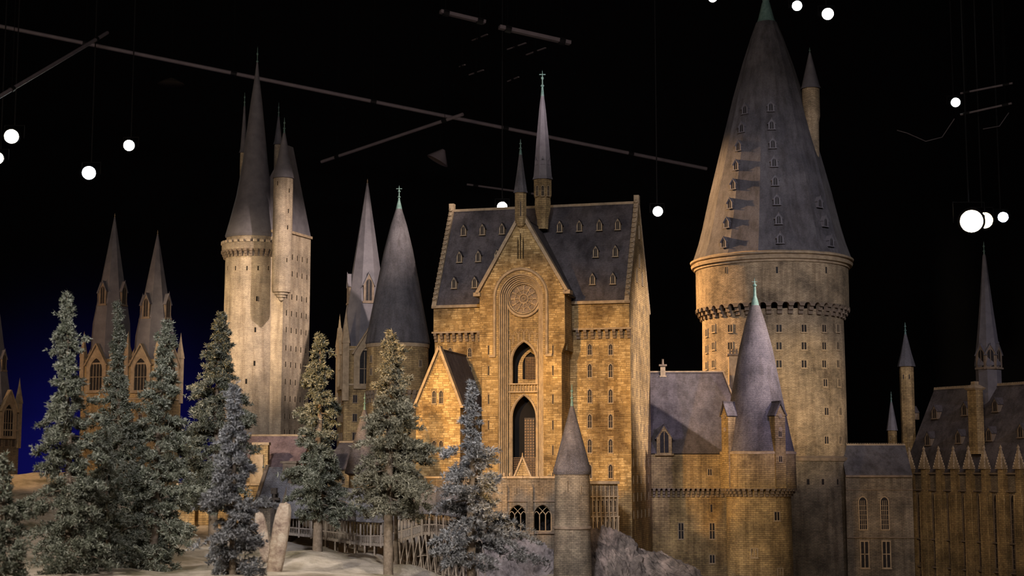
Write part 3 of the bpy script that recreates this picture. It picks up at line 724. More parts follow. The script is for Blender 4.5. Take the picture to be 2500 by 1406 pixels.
# =================================================================== GABLED SIDE WING LEFT OF THE HALL
def wing():
    W_ = Frame(1016, 13.75, 15); o = frame_thing('gabled_wing', W_, 'amber stone wing with one steep gable and paired arched windows left of the hall', 'building')
    u1, z1 = W_.uz(1124, 990); z0 = W_.uz(1018, 986)[1]; ze = (z0+z1)/2; ua = u1/2+.01; za = W_.uz(1070, 850)[1]; D = .85
    mb = MB(); mb.plate([(0, 0), (u1, 0), (u1, ze), (ua, za-.02), (0, ze)], [], 0, .04); mb.box(0, .03, .04, D, 0, ze); mb.box(u1-.03, u1, .04, D, 0, ze); mb.build('wall', M['stone'], o)
    mb = MB(); mb.slab([(-.02, .03, ze-.03), (-.02, D, ze-.03), (ua, D, za), (ua, .03, za)], -.02); mb.slab([(u1+.02, .03, ze-.03), (ua, .03, za), (ua, D, za), (u1+.02, D, ze-.03)], -.02); mb.build('roof', M['slate'], o)
    for k_, s in ((0, -1), (u1, 1)):
        mb = MB(); mb.bar((k_+s*.012, .01, ze-.01), (ua, .01, za+.018), .07, .022); mb.box(min(k_, k_+s*.03), max(k_, k_+s*.03), -.02, .05, ze-.03, ze-.005); mb.build('coping', M['trim'], o)
    for y in (985, 1107):
        for x in (1060, 1077): u, z = W_.uz(x, y); window(o, 'lancet', .032, .115, (u, 0, z), name='arched_window')
    u, z = W_.uz(1069, 925); window(o, 'slit', .006, .07, (u, 0, z), sub=False, name='arrow_slit')
    hs = []
    for x, y in ((1060, 985), (1077, 985), (1060, 1107), (1077, 1107)): u, z = W_.uz(x, y); hs.append([(u-.025, z-.012), (u+.025, z-.012), (u+.025, z+.13), (u-.025, z+.13)])
    brickwork(o, 0, [(0, .9), (u1, .9), (u1, ze-.03), (ua, za-.05), (0, ze-.03)], hs, 7, singles=200)
wing()

# =================================================================== GREAT ROUND TOWER
def great_tower():
    T = Tower('great_round_tower', 1884, 700, 17.0, 'massive round stone tower under a huge grey faceted conical roof at right', 'tower')
    r, z = T.r, T.z
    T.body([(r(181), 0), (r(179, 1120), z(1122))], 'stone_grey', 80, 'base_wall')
    T.body([(r(174, 1100), z(1126)), (r(172, 900), z(900)), (r(170, 790), z(770))], 'stone_fine', 80, 'wall')
    T.body([(r(170, 760), z(757)), (r(184, 760), z(757)), (r(184, 700), z(655)), (r(186, 650), z(650))], 'stone_fine', 80, 'upper_drum')
    mb = MB(); mb.lathe([(r(170, 1120), z(1128)), (r(182, 1120), z(1126)), (r(184, 1120), z(1119)), (r(174, 1120), z(1114))], 80); mb.build('base_moulding', M['trim_dark'], T.o, smooth=30)
    mb = MB(); mb.lathe([(r(180, 650), z(664)), (r(187, 650), z(662)), (r(188, 650), z(657)), (r(193, 650), z(656)), (r(195, 650), z(650)), (r(190, 650), z(646)), (r(196, 650), z(644)), (r(197, 640), z(640)), (r(188, 640), z(636))], 80); mb.build('eaves_moulding', M['trim'], T.o, smooth=30)
    n = 16
    prof = [(196, 645), (190, 632), (179, 600), (168, 560), (149, 480), (128, 400), (106, 315), (86, 240), (62, 160), (40, 95), (25, 56)]
    mb = MB(); mb.lathe([(r(a, y), z(y)) for a, y in prof], n, rot=PI/n*.35); mb.build('roof', M['slate_fine'], T.o)
    mb = MB(); mb.lathe([(r(a, y), z(y)) for a, y in [(24, 58), (22, 53), (20, 48), (16, 32), (10, 8), (8, 4), (9, 0), (6, -6), (5, -20), (8, -24), (3, -30), (0, -70)]], 14); mb.build('copper_cap', M['copper'], T.o, smooth=40)
    T.corbels(r(170, 770), r(185, 770), z(757)+.004, .125, 44, .42, 'trim_dark')
    for x in (1772, 1897, 2017): T.win('slit', x, 667, r(184, 664), .022, .07, name='slit_window')
    for x in (1742, 1783, 1902, 1963, 2012, 2046):
        for y in (809, 852, 896): T.win('twin', x, y+1, r(171.6, 850), .056, .076)
    for x, ys in ((2015, (942,)), (2049, (942,)), (2018, (1012, 1082)), (2052, (1012, 1082)), (1725, (820, 860, 900))):
        for y in ys: T.win('twin', x, y+1, r(173, 1000), .056, .076)
    for y, h_ in ((1183, .06), (1272, .09), (1325, .17), (1372, .17), (1402, .06)):
        for x in (1973, 2009, 2045): T.win('cross' if h_ > .1 else 'slit', x, y, r(180, 1200), .030, h_, trim='trim_dark')
    # dormers on the roof: (x, y) at their sills
    def rr(y):
        for (a0, y0), (a1, y1) in zip(prof, prof[1:]):
            if y1 <= y <= y0: return r(a0+(a1-a0)*(y-y0)/(y1-y0), y)
        return r(100)
    col1 = [(1882, 271), (1884, 315), (1887, 361), (1890, 406), (1893, 452), (1897, 499), (1901, 546), (1905, 593)]
    col2 = [(1820, 277), (1812, 322), (1804, 367), (1798, 414), (1791, 461), (1783, 508), (1775, 555), (1768, 603)]
    col3 = [(2000, 505), (2014, 552), (2028, 600)]
    col4 = [(1771, 330), (1757, 400), (1745, 450), (1735, 495), (1722, 545), (1708, 590)]
    for x, y in col1+col2+col3:
        # z is taken where the ray meets the cone
        yy = y
        for _ in range(6):
            R_ = rr(yy); th, l = T.on(x, y, R_)
            # image row on the axis that has this height
            zz = l[2]; lo, hi = 0, 700
            for _b in range(18):
                mid = (lo+hi)/2
                if z(mid) > zz: lo = mid
                else: hi = mid
            yy = lo
        R2 = R_+.016
        dormer(T.o, .076, .118, .10, (R2*math.sin(th), -R2*math.cos(th), l[2]-.006), th, wall='lead', roof='lead')
    return T
great_tower()
T = spire_turret('roof_side_turret', 1984, 420, 16.75, ([(0, 450), (6, 430), (17, 380), (18, 300), (21, 285), (21, 215)], [(25, 218), (21, 208), (11, 165), (2, 128), (0, 126)]),
    'slender round turret with conical cap rising from the right flank of the huge conical roof', 0, mat='stone_fine', sides=24, fin=(140, 115, 3), roof='lead')
for y in (228, 300): T.win('slit', 1970, y, T.r(17, y), .012, .05, sub=False, name='slit_window')

# =================================================================== MID TOWER (LILAC CONE) AND ITS BLOCK
def mid_tower():
    T = Tower('round_cone_tower', 1850, 1100, 14.5, 'round corbelled stone tower with tall lilac-grey conical roof before the great tower', 'tower')
    r, z = T.r, T.z
    T.body([(r(80), 0), (r(78, 1200), z(1215)), (r(78), z(1190))], 'stone', 72)
    T.body([(r(78), z(1196)), (r(92, 1190), z(1193)), (r(91, 1110), z(1102))], 'stone', 72, 'upper_drum')
    T.corbels(r(78, 1195), r(92, 1195), z(1192)+.002, .075, 40, .5, 'trim_dark')
    mb = MB(); mb.lathe([(r(88, 1100), z(1110)), (r(92), z(1109)), (r(92), z(1103)), (r(86), z(1102))], 72); mb.build('eaves_moulding', M['trim'], T.o, smooth=30)
    mb = MB(); mb.lathe([(r(a, y), z(y)) for a, y in [(88, 1104), (88, 1101), (79, 1060), (66, 990), (53, 920), (40, 850), (25, 790), (12, 748), (9, 745)]], 72); mb.build('roof', M['slate_scale'], T.o, smooth=30)
    mb = MB(); mb.lathe([(r(a, y), z(y)) for a, y in [(11, 752), (8, 735), (4, 722), (3, 700), (5, 698), (5, 695), (2, 693), (0, 676)]], 12); mb.build('copper_cap', M['copper'], T.o, smooth=40)
    finial(T.o, (0, 0, z(722)), z(680)-z(722), r(3.6, 700), cross=True)
    # two tall wall dormers with gabled heads
    for x, th in ((1773, None), (1904, None)):
        th, l = T.on(x, 1100, r(91, 1100)); 
        g = inst('wall_dormer', MB_dormer(), T.o, (l[0]*1.01, l[1]*1.01, z(1190)), (0, 0, th))
        mb = MB(); hh = z(1012)-z(1190)
        for s in (-1, 1):
            a = (s*.075, -.025, hh-.02); b = (0, -.025, hh+.12); c = (0, .20, hh+.12); e = (s*.075, .20, hh-.02)
            mb.slab([a, b, c, e] if s < 0 else [a, e, c, b], .014)
        mb.build('dormer_roof', M['slate_scale'], g)
        for y in (1068, 1128):
            yy = z(y)-z(1190); window(T.o, 'twin', .034, .052, (l[0]*1.01+0*math.sin(th)-0, l[1]*1.01-.008, z(y)), th)
        pb = MB(); pb.lathe([(.022, -.002), (.022, .004), (.012, .006), (.014, .01), (0, .011)], 12); me = pb.mesh('roundel', M['trim'])
        for y in (1018, 1050):
            inst('roundel', me, T.o, (l[0]*1.01+.012*math.sin(th), l[1]*1.01-.012*math.cos(th), z(y)), (PI/2, 0, th))
    for x, y in ((1897, 1270), (1842, 1360), (1905, 1408)): T.win('twin', x, y, r(79, 1300), .052, .075)
def MB_dormer():
    def mk():
        hh = (1190-1012)*14.5/F*1.0; mb = MB()
        mb.plate([(-.058, 0), (.058, 0), (.058, hh-.02), (0, hh+.10), (-.058, hh-.02)], [], -.008, .02); mb.box(-.058, .058, .02, .17, .1, hh-.02)
        mb.box(-.07, .07, -.016, .02, hh-.03, hh-.018)
        return mb.mesh('wall_dormer', M['stone'])
    return cached('wd', mk)
mid_tower()
def mid_block():
    B = Frame(1588, 15.1, 3); o = frame_thing('hipped_roof_range', B, 'amber stone range with lead-grey hipped roof between the hall and the lilac cone tower', 'building')
    u1, zr = B.uz(1800, 908, .45); ue, ze = B.uz(1790, 1104); D = .9; zc = B.uz(1700, 1192)[1]; ue += .25
    mb = MB(); mb.box(-.5, ue, .05, D, 0, zc); mb.box(-.5, ue, 0, D, zc-.003, ze); mb.build('wall', M['stone'], o)
    ul = B.uz(1765, 908, .45)[0]; ub = B.uz(1810, 960, .0)[0]
    mb = MB(); mb.slab([(-.5, -.02, ze-.01), (ub+.12, -.02, ze-.01), (ul, .45, zr), (-.5, .45, zr)], .02)
    mb.slab([(ub+.12, -.02, ze-.01), (ub+.12, D, ze-.01), (ul, .45, zr)], .02); mb.slab([(-.5, .45, zr), (ul, .45, zr), (ub+.12, D+.02, ze-.01), (-.5, D+.02, ze-.01)], .02)
    mb.build('roof', M['slate'], o)
    mb = MB(); mb.pipe([(-.5, .45, zr+.004), (ul, .45, zr+.004), (ub+.12, -.02, ze)], .010, 6); mb.build('ridge_cap', M['trim'], o)
    p = .048; me = corbel_mesh(p, p*.5, .085, .055, 'trim_dark')
    for k in range(17): inst('corbel', me, o, (-.02+k*p, .05, zc))
    for x, y, k in ((1663, 1315, 'cross'), (1739, 1315, 'cross'), (1739, 1374, 'twin'), (1737, 1250, 'slit')):
        u, z = B.uz(x, y, .05); window(o, k, .046 if k != 'slit' else .02, .15 if k == 'cross' else .075, (u, .05, z))
    u, z = B.uz(1733, 1160); window(o, 'twin', .036, .06, (u, 0, z))
    u, z = B.uz(1622, 1104, -.02)
    dormer(o, .15, .29, .4, (u, -.025, z-.02), wall='stone', roof='slate', name='gabled_dormer')
    # battlements
    mb = MB()
    for k in range(4): mb.box(u-.1+k*.09+.09, u-.05+k*.09+.09, -.01, .03, ze-.02, ze+.02)
    # chimneys
    def chim(name, x, y0, y1, v, w_, lab, pots):
        uu, zt = B.uz(x, y1, v); zb = B.uz(x, y0, v)[1]
        loc = Vector(B.loc())+Vector((B.u.x*uu+B.v.x*v, B.u.y*uu+B.v.y*v, zb))
        c = empty(name, loc, -B.a, lab, 'chimney'); mb = MB(); mb.box(-w_/2, w_/2, -w_/2, w_/2, 0, zt-zb-.02); mb.box(-w_/2-.01, w_/2+.01, -w_/2-.01, w_/2+.01, (zt-zb)*.12, (zt-zb)*.2); mb.build('stack', M['trim'], c)
        mb = MB(); mb.box(-w_/2-.015, w_/2+.015, -w_/2-.015, w_/2+.015, zt-zb-.03, zt-zb-.012); mb.build('chimney_cap', M['trim_dark'], c)
        for i in range(pots):
            mb = MB(); mb.lathe([(.013, 0), (.010, .05), (.013, .055), (.009, .056)], 10, ((i-(pots-1)/2)*.035, 0)); mb.build('chimney_pot', M['trim_dark'], c, (0, 0, zt-zb-.012))
    chim('chimney_stack', 1618, 925, 887, .45, .05, 'squat chimney on the lead-grey hipped roof ridge beside the hall', 1)
    chim('chimney_stack', 1790, 960, 862, .75, .10, 'stone chimney with flat cap behind the lilac cone, against the great tower', 3)
mid_block()

# =================================================================== SMALL FRONT TOWER, COURT WALL, GLAZED APSE
def front_tower():
    T = Tower('small_round_tower', 1397, 1150, 12.45, 'small plain round tower with grey conical roof standing on the rocks before the hall', 'tower', zb=.8)
    r, z = T.r, T.z
    T.body([(r(52, 1400), 0), (r(47, 1400), z(1406)), (r(44, 1290), z(1290)), (r(42.5, 1150), z(1150))], 'stone_grey', 56)
    mb = MB(); mb.lathe([(r(44), z(1292)), (r(46.5), z(1290)), (r(46.5), z(1286)), (r(44), z(1284))], 56); mb.build('string_course', M['trim_dark'], T.o, smooth=30)
    mb = MB(); mb.lathe([(r(40), z(1160)), (r(44), z(1158)), (r(46), z(1152)), (r(46.5), z(1149)), (r(41), z(1130)), (r(31), z(1092)), (r(17), z(1040)), (r(6), z(998)), (r(3), z(988))], 56); mb.build('roof', M['slate_scale'], T.o, smooth=30)
    finial(T.o, (0, 0, z(995)), z(936)-z(995), r(4.5), )
    for x, y, h_ in ((1387, 1203, .10), (1419, 1205, .06)): T.win('slit', x, y, r(43.5, 1200), .006, h_, sub=False, name='arrow_slit')
front_tower()
def tracery_window(o, u, z, w_, h_, v):
    mb = MB(); a = arch(w_, h_, .6, 8, z, u); pts = [(x, v, zz) for x, zz in a[1:]+a[:1]]
    mb.pipe(pts, .0075, 6); mb.bar((u-w_/2, v, z), (u+w_/2, v, z), .012, .012)
    hs = h_*.62
    for k in (-1, 1): mb.pipe([(u+k*w_/6, v, z), (u+k*w_/6, v, z+hs)], .0045, 6)
    for k in (-1, 0, 1):
        b = arch(w_/3, w_/3*.8, .8, 5, z+hs-.012, u+k*w_/3); mb.pipe([(x, v, zz) for x, zz in b[1:]+b[:1]], .0035, 5)
    top = z+h_
    for s in (-1, 1):
        for x0 in (-1/6, 1/6, -.5*1):
            pp = []
            for i in range(9):
                f = i/8; x = u+s*(x0*w_ + f*w_*.62); zz = z+hs+(top-z-hs)*math.sin(f*1.35)
                lim = z + h_ - abs(x-u)**2/(w_/2)**2*(h_-hs)*1.05
                if zz > lim+.004: break
                pp.append((x, v, zz))
            if len(pp) > 1: mb.pipe(pp, .0035, 5)
    return mb.build('tracery', M['trim'], o, smooth=50)
def court_wall():
    Wl = Frame(1035, 13.0, -1, zb=.9); o = frame_thing('courtyard_wall', Wl, 'grey-brown courtyard wall with two open traceried windows before the amber hall', 'wall')
    u1 = Wl.uz(1358, 1200)[0]; zt = Wl.uz(1200, 1167)[1]
    wins = []
    for x in (1264, 1325):
        u, z = Wl.uz(x, 1297); zz = Wl.uz(x, 1232)[1]; wins.append((u, z, .152, zz-z))
    mb = MB(); mb.plate([(0, 0), (u1, 0), (u1, zt), (0, zt)], [arch(w_, h_, .6, 8, z, u) for u, z, w_, h_ in wins], 0, .07); mb.build('wall_face', M['stone_grey'], o)
    for k in range(8):
        mb = MB(); a, b = u1*k/8, u1*(k+1)/8-.003; mb.box(a, b, -.015, .085, zt-.003, zt+.014+.002*(k % 2)); mb.build('coping_stone', M['trim'], o)
    mb = MB(); mb.box(0, u1, .07, .62, zt-.03, zt-.015); mb.build('added_light_block', M['lead'], o)  # added slab that keeps the hall light out of the space behind the wall
    mb = MB(); mb.box(0, u1, .30, .32, 0, zt-.03); mb.build('painted_shade_sheet', M['void'], o)  # added near-black sheet standing in for shade behind the open windows
    for w_ in wins: tracery_window(o, w_[0], w_[1], w_[2], w_[3], .02)
    for x in (1137, 1232, 1294):
        u = Wl.uz(x, 1250)[0]; zb = 0; zz = Wl.uz(x, 1190)[1]
        mb = MB(); mb.box(u-.022, u+.022, -.035, .01, 0, zz); mb.box(u-.03, u+.03, -.05, .01, 0, zz-.20); mb.poly([(u-.022, -.035, zz), (u+.022, -.035, zz), (u+.022, 0, zz+.03), (u-.022, 0, zz+.03)]); mb.build('buttress', M['stone_grey'], o)
    for yy, dd in ((1222, .012), (1300, .02)):
        mb = MB(); z = Wl.uz(1264, yy)[1]; mb.box(u1*.55, u1, -dd, .01, z-.010, z+.004); mb.build('string_course', M['trim_dark'], o)
    for x in (1262, 1325): u, z = Wl.uz(x, 1207); window(o, 'slit', .006, .055, (u, 0, z), sub=False, name='arrow_slit')
    Pf = Frame(1254, 13.35, 3, zb=1.6); o = frame_thing('porch_gable', Pf, 'little stone porch gable with round finial above the courtyard wall', 'porch')
    u1, z0 = Pf.uz(1297, 1168); za = Pf.uz(1275, 1118)[1]; ua = u1/2
    mb = MB(); mb.plate([(0, 0), (u1, 0), (u1, z0), (ua, za), (0, z0)], [arch(.05, .06, .8, 5, z0-.03, ua)], 0, .04); mb.build('gable_wall', M['stone'], o)
    for s, k_ in ((-1, 0), (1, u1)):
        mb = MB(); mb.bar((k_+s*.006, .015, z0-.005), (ua, .015, za+.01), .06, .014); mb.build('coping', M['trim'], o)
    finial(o, (ua, .01, za), .05, .009, 'trim')
    g = Pf.uz(1230, 1150); 
    for x in (1230, 1245):
        c = P(x, 1168, 13.06); f = MB(); f.lathe([(.008, 0), (.010, .012), (.005, .018), (.012, .03), (.009, .045), (0, .052)], 10)
        tag(f.build('wall_pinnacle', M['trim'], None, c, smooth=50), 'round-topped stone knob on the courtyard wall coping, '+('left one of the pair' if x == 1230 else 'nearer the porch gable'), 'pinnacle', 'knobs on the courtyard wall')
court_wall()
def apse():
    A = Frame(1440, 13.25, -14, zb=.9); o = frame_thing('ribbed_apse_wall', A, 'low pale ribbed stone screen right of the small round tower', 'wall')
    u1 = A.uz(1508, 1250)[0]; zt = A.uz(1470, 1178)[1]
    mb = MB(); mb.box(0, u1, 0, .3, 0, zt); mb.build('wall_face', M['stone_grey'], o)
    mb = MB(); mb.box(-.01, u1+.01, -.03, .31, zt-.012, zt+.012); mb.build('coping', M['trim'], o)
    for y in (1212, 1261):
        z = A.uz(1470, y)[1]; mb = MB(); mb.box(-.005, u1+.01, -.028, .01, z-.005, z+.005); mb.build('string_course', M['trim'], o)
    for k in range(7):
        u = .012+k*(u1-.02)/6; mb = MB()
        mb.box(u-.005, u+.005, -.03, .0, 0, zt-.07); mb.box(u-.007, u+.007, -.042, 0, 0, A.uz(1470, 1262)[1]); mb.lathe([(.009, zt-.072), (.005, zt-.06), (.004, zt-.03), (0, zt-.02)], 6, (u, -.028)); mb.build('rib', M['trim'], o)
        if k < 6:
            un = u+(u1-.02)/12
            for y, h_ in ((1250, .10), (1306, .12)):
                window(o, 'lancet', .018, h_, (un, 0, A.uz(1470, y)[1]), sub=False)
apse()

# =================================================================== LEFT-CENTRE ROUND TOWER AND GOTHIC SPIRE TOWERS
def cone_tower():
    T = Tower('broad_cone_tower', 971, 850, 15.6, 'round stone tower with tall smooth grey cone and cross finial, left of the hall', 'tower')
    r, z = T.r, T.z
    T.body([(r(72), 0), (r(72), z(990)), (r(72), z(965))], 'stone', 64)
    T.body([(r(72), z(962)), (r(76), z(955)), (r(75, 850), z(848))], 'stone', 64, 'upper_drum')
    T.corbels(r(71), r(77), z(958)+.01, .12, 34, .5, 'trim_dark')
    mb = MB(); mb.lathe([(r(74), z(852)), (r(77), z(850)), (r(78), z(842)), (r(73), z(840))], 64); mb.build('eaves_moulding', M['trim'], T.o, smooth=30)
    mb = MB(); mb.lathe([(r(a, y), z(y)) for a, y in [(77, 842), (79, 838), (66, 770), (51, 690), (35, 610), (20, 550), (9, 515), (4, 498)]], 64); mb.build('roof', M['slate_fine'], T.o, smooth=30)
    mb = MB(); mb.lathe([(r(a, y), z(y)) for a, y in [(8.5, 514), (6, 502), (3, 490)]], 16); mb.build('copper_cap', M['copper'], T.o, smooth=40)
    finial(T.o, (0, 0, z(500)), z(452)-z(500), r(4.2, 480), cross=True)
    for x, y, k in ((906, 884, 'twin'), (906, 915, 'twin'), (1026, 895, 'twin')): T.win(k, x, y, r(75.5, 890), .034, .065)
cone_tower()
def gothic_tower(name, label, cx, Y, apex, ybase, hw, ybody, hwb, zb=.9, ang=20, xpin=(), lit='lead', wall='stone', lanc=True, strings=(), rows=()):
    """square stone tower with an octagonal spire; pixel rows for heights, half widths in px"""
    T = Tower(name, cx, ybase, Y, label, 'tower', zb=zb); r, z = T.r, T.z; a = math.radians(ang)
    T.o.rotation_euler = (0, 0, -a)
    h = r(hwb, ybase)/(math.cos(a)+math.sin(abs(a)))
    mb = MB(); mb.box(-h, h, -h, h, 0, z(ybody)); mb.build('wall', M[wall], T.o)
    n = 8; R0 = r(hw, ybase)
    mb = MB(); prof = [(h*1.08, z(ybody)-.0), (R0, z(ybase)), (R0*.03, z(apex)-.03)]
    mb.lathe(prof, 8, rot=PI/8); mb.build('spire', M[lit], T.o)
    finial(T.o, (0, 0, z(apex)-.07), .09, .010, 'trim')
    for y in strings:
        mb = MB(); zz = z(y); mb.box(-h-.012, h+.012, -h-.012, h+.012, zz-.01, zz+.008); mb.build('string_course', M['trim'], T.o)
    # lucarnes on the cardinal faces
    zl = z(ybase)+(z(apex)-z(ybase))*.16
    for th in (0, PI/2, -PI/2):
        rad = R0*.80; dormer(T.o, R0*.45, R0*1.25, R0*.4, (rad*math.sin(th), -rad*math.cos(th), zl), th, wall='trim_dark', roof=lit, name='lucarne')
    # gabled belfry window per visible face
    for th in (0, PI/2, -PI/2):
        rr = h+.004
        g = MB(); w_ = h*1.25; hh = h*2.4
        g.plate([(-w_/2, 0), (w_/2, 0), (w_/2, hh*.62), (0, hh), (-w_/2, hh*.62)], [arch(w_*.62, hh*.68, .8, 6, hh*.06)], -.02, .0)
        for s in (-1, 1): g.bar((s*w_*.56, -.015, hh*.58), (0, -.015, hh*1.05), .05, .014)
        b = inst('belfry_gable', g.mesh('belfry_gable', M['trim']), T.o, (rr*math.sin(th), -rr*math.cos(th), z(ybody)-hh*.72), (0, 0, th))
        m2 = MB(); m2.plate(arch(w_*.62, hh*.68, .8, 6, hh*.06), [], -.004, -.002); m2.build('pane', M['glass'], b)
        m3 = MB()
        for k in (-1, 0, 1): m3.bar((k*w_*.155, -.009, hh*.06), (k*w_*.155, -.009, hh*.62), .006, .006)
        m3.bar((-w_*.31, -.009, hh*.34), (w_*.31, -.009, hh*.34), .006, .006); m3.build('mullion', M['trim'], b)
        for y in rows:
            for k in (-.5, 0, .5):
                window(T.o, 'twin', .04, .075, ((h)*math.sin(th)+k*h*1.1*math.cos(th), -(h)*math.cos(th)+k*h*1.1*math.sin(th), z(y)), th, trim='trim_dark')
    for (sx, sy) in ((-1, -1), (1, -1), (1, 1), (-1, 1)):       # corner pinnacles
        mb = MB(); w2 = h*.13; mb.box(sx*h*.95-w2, sx*h*.95+w2, sy*h*.95-w2, sy*h*.95+w2, z(ybody)-h*2.2, z(ybody)+.03); mb.lathe([(w2*1.7, z(ybody)+.03), (w2*.5, z(ybody)+h*1.0), (0, z(ybody)+h*1.5)], 4, (sx*h*.95, sy*h*.95), rot=PI/4); mb.build('corner_pinnacle', M['trim'], T.o)
    return T
gothic_tower('gothic_spire_tower', 'gothic stone tower with octagonal lead spire just left of the smooth cone tower', 893, 16.8, 440, 800, 57, 850, 72, ang=-14, strings=(942, 858), rows=(985, 1030, 1075), lit='lead')
gothic_tower('gothic_spire_tower', 'taller of the two brown twin spires behind the trees at left', 272, 17.6, 524, 790, 46, 880, 62, ang=24, strings=(975, 890), rows=(1030, 1080), wall='stone', lit='lead', zb=1.3)
gothic_tower('gothic_spire_tower', 'shorter right-hand one of the brown twin spires behind the trees at left', 378, 17.2, 565, 820, 48, 880, 62, ang=24, strings=(975, 890), rows=(1030, 1080), wall='stone', lit='lead', zb=1.3)
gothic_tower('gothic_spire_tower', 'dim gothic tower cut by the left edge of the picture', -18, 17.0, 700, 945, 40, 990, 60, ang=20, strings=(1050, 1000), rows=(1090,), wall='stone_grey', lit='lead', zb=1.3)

# =================================================================== TALL PALE TOWER GROUP AT LEFT
def tall_tower():
    T = Tower('tall_pale_round_tower', 615, 800, 17.0, 'tall pale round tower with battlemented collar and dark conical roof at left', 'tower', zb=1.0)
    r, z = T.r, T.z
    T.body([(r(72, 1100), 0), (r(70, 1000), z(1000)), (r(67, 640), z(620))], 'stone_pale', 72)
    mb = MB(); mb.lathe([(r(70), z(622)), (r(77), z(617)), (r(77), z(600)), (r(72), z(600)), (r(70), z(606))], 72); mb.build('parapet', M['stone_pale'], T.o, smooth=30)
    T.corbels(r(69, 620), r(77, 620), z(616), .085, 36, .5, 'trim_dark', False)
    me = MB(); me.box(-.022, .022, -.018, .018, 0, .03); me = me.mesh('merlon', M['stone_pale'])
    for k in range(30):
        th = 2*PI*k/30
        if math.cos(th) > -.2: inst('merlon', me, T.o, (r(74.5, 600)*math.sin(th), -r(74.5, 600)*math.cos(th), z(600)), (0, 0, th))
    T.body([(r(66), z(612)), (r(66), z(578))], 'stone_pale', 64, 'attic_wall')
    mb = MB(); mb.lathe([(r(a, y), z(y)) for a, y in [(67, 584), (69, 578), (60, 545), (44, 480), (31, 400), (22, 320), (14, 250), (6, 190), (1.5, 150)]], 64); mb.build('roof', M['lead'], T.o, smooth=30)
    finial(T.o, (0, 0, z(175)), z(112)-z(175), r(3), )
    for x, y in ((627, 735), (623, 811), (621, 893), (601, 937), (619, 975)): T.win('slit', x, y, r(69.5, y), .020, .055, sub=False, name='slit_window')
    for x in (556, 575, 603, 630, 655): T.win('slit', x, 660, r(67.3, 650), .014, .05, sub=False, name='slit_window')
    B = Frame(682, 16.75, 22, zb=1.0)
    o = frame_thing('tall_square_tower', B, 'pale square tower block riddled with slit windows joined to the tall round tower', 'tower')
    ur = .02; D = .60; zt = B.uz(682, 560)[1]; Ux = -.55
    mb = MB(); mb.box(Ux, ur, 0, D, 0, zt); mb.build('wall', M['stone_pale'], o)
    zp = B.uz(722, 345, .5)[1]
    mb = MB(); c1, c2 = (Ux, 0, zt), (ur, 0, zt); c3, c4 = (ur, D, zt), (Ux, D, zt); ra, rb = (ur-.12, D*.38, zp-.1), (ur-.12, D*.62, zp-.1)
    mb.poly([c1, c2, ra]); mb.poly([c2, c3, rb, ra]); mb.poly([c3, c4, rb]); mb.poly([c4, c1, ra, rb]); mb.build('roof', M['lead'], o)
    mb = MB(); mb.box(Ux-.01, ur+.015, -.015, D+.015, zt-.03, zt); mb.build('eaves_moulding', M['trim'], o)
    # slit windows on the right-hand side face
    ys = [640, 680, 735, 775, 815, 858, 897, 938, 978, 1020, 1058]
    for y in ys:
        z = B.uz(712, y+6, .55)[1]
        for j in range(5): window(o, 'slit', .020, .060, (ur, .08+j*.11, z), PI/2, sub=False, name='slit_window')
    mb = MB()
    st = Tower('oriel_turret', 689, 600, 16.35, 'slim round oriel turret with conical cap clinging to the tall pale tower', 'turret', zb=0)
    st.zb = st.z(738); st.o.location.z = st.zb; r, z = st.r, st.z
    st.body([(0, z(738)), (r(6), z(733)), (r(8), z(727)), (r(12), z(726)), (r(13), z(721)), (r(17), z(720)), (r(18), z(715)), (r(22), z(714)), (r(24), z(706)), (r(24), z(434))], 'stone_pale', 40)
    mb = MB(); mb.lathe([(r(23), z(438)), (r(26.5), z(436)), (r(25), z(428)), (r(18), z(400)), (r(8), z(350)), (r(3), z(325))], 40); mb.build('roof', M['lead'], st.o, smooth=30)
    finial(st.o, (0, 0, z(332)), z(285)-z(332), r(3.2))
    for x, y in ((678, 452), (706, 470), (704, 520), (702, 560), (700, 640)): st.win('slit', x, y, r(24, y), .012, .045, sub=False, name='slit_window')
    for nm, x, y0, yt, ye, hw, lab in (('slender_turret', 594, 500, 260, 372, 8, 'thin pale turret with dark spike roof on the left shoulder of the tall tower'), ('slender_turret', 678, 480, 285, 352, 9, 'thin turret with dark spike roof behind the oriel turret')):
        s = spire_turret(nm, x, 400, 17.3, ([(hw, y0+130), (hw, ye)], [(hw+3, ye+2), (hw, ye-8), (2, yt), (0, yt-3)]), lab, 0, mat='stone_pale', sides=20, fin=(yt+6, yt-36, 2.2), roof='lead')
    return T
tall_tower()

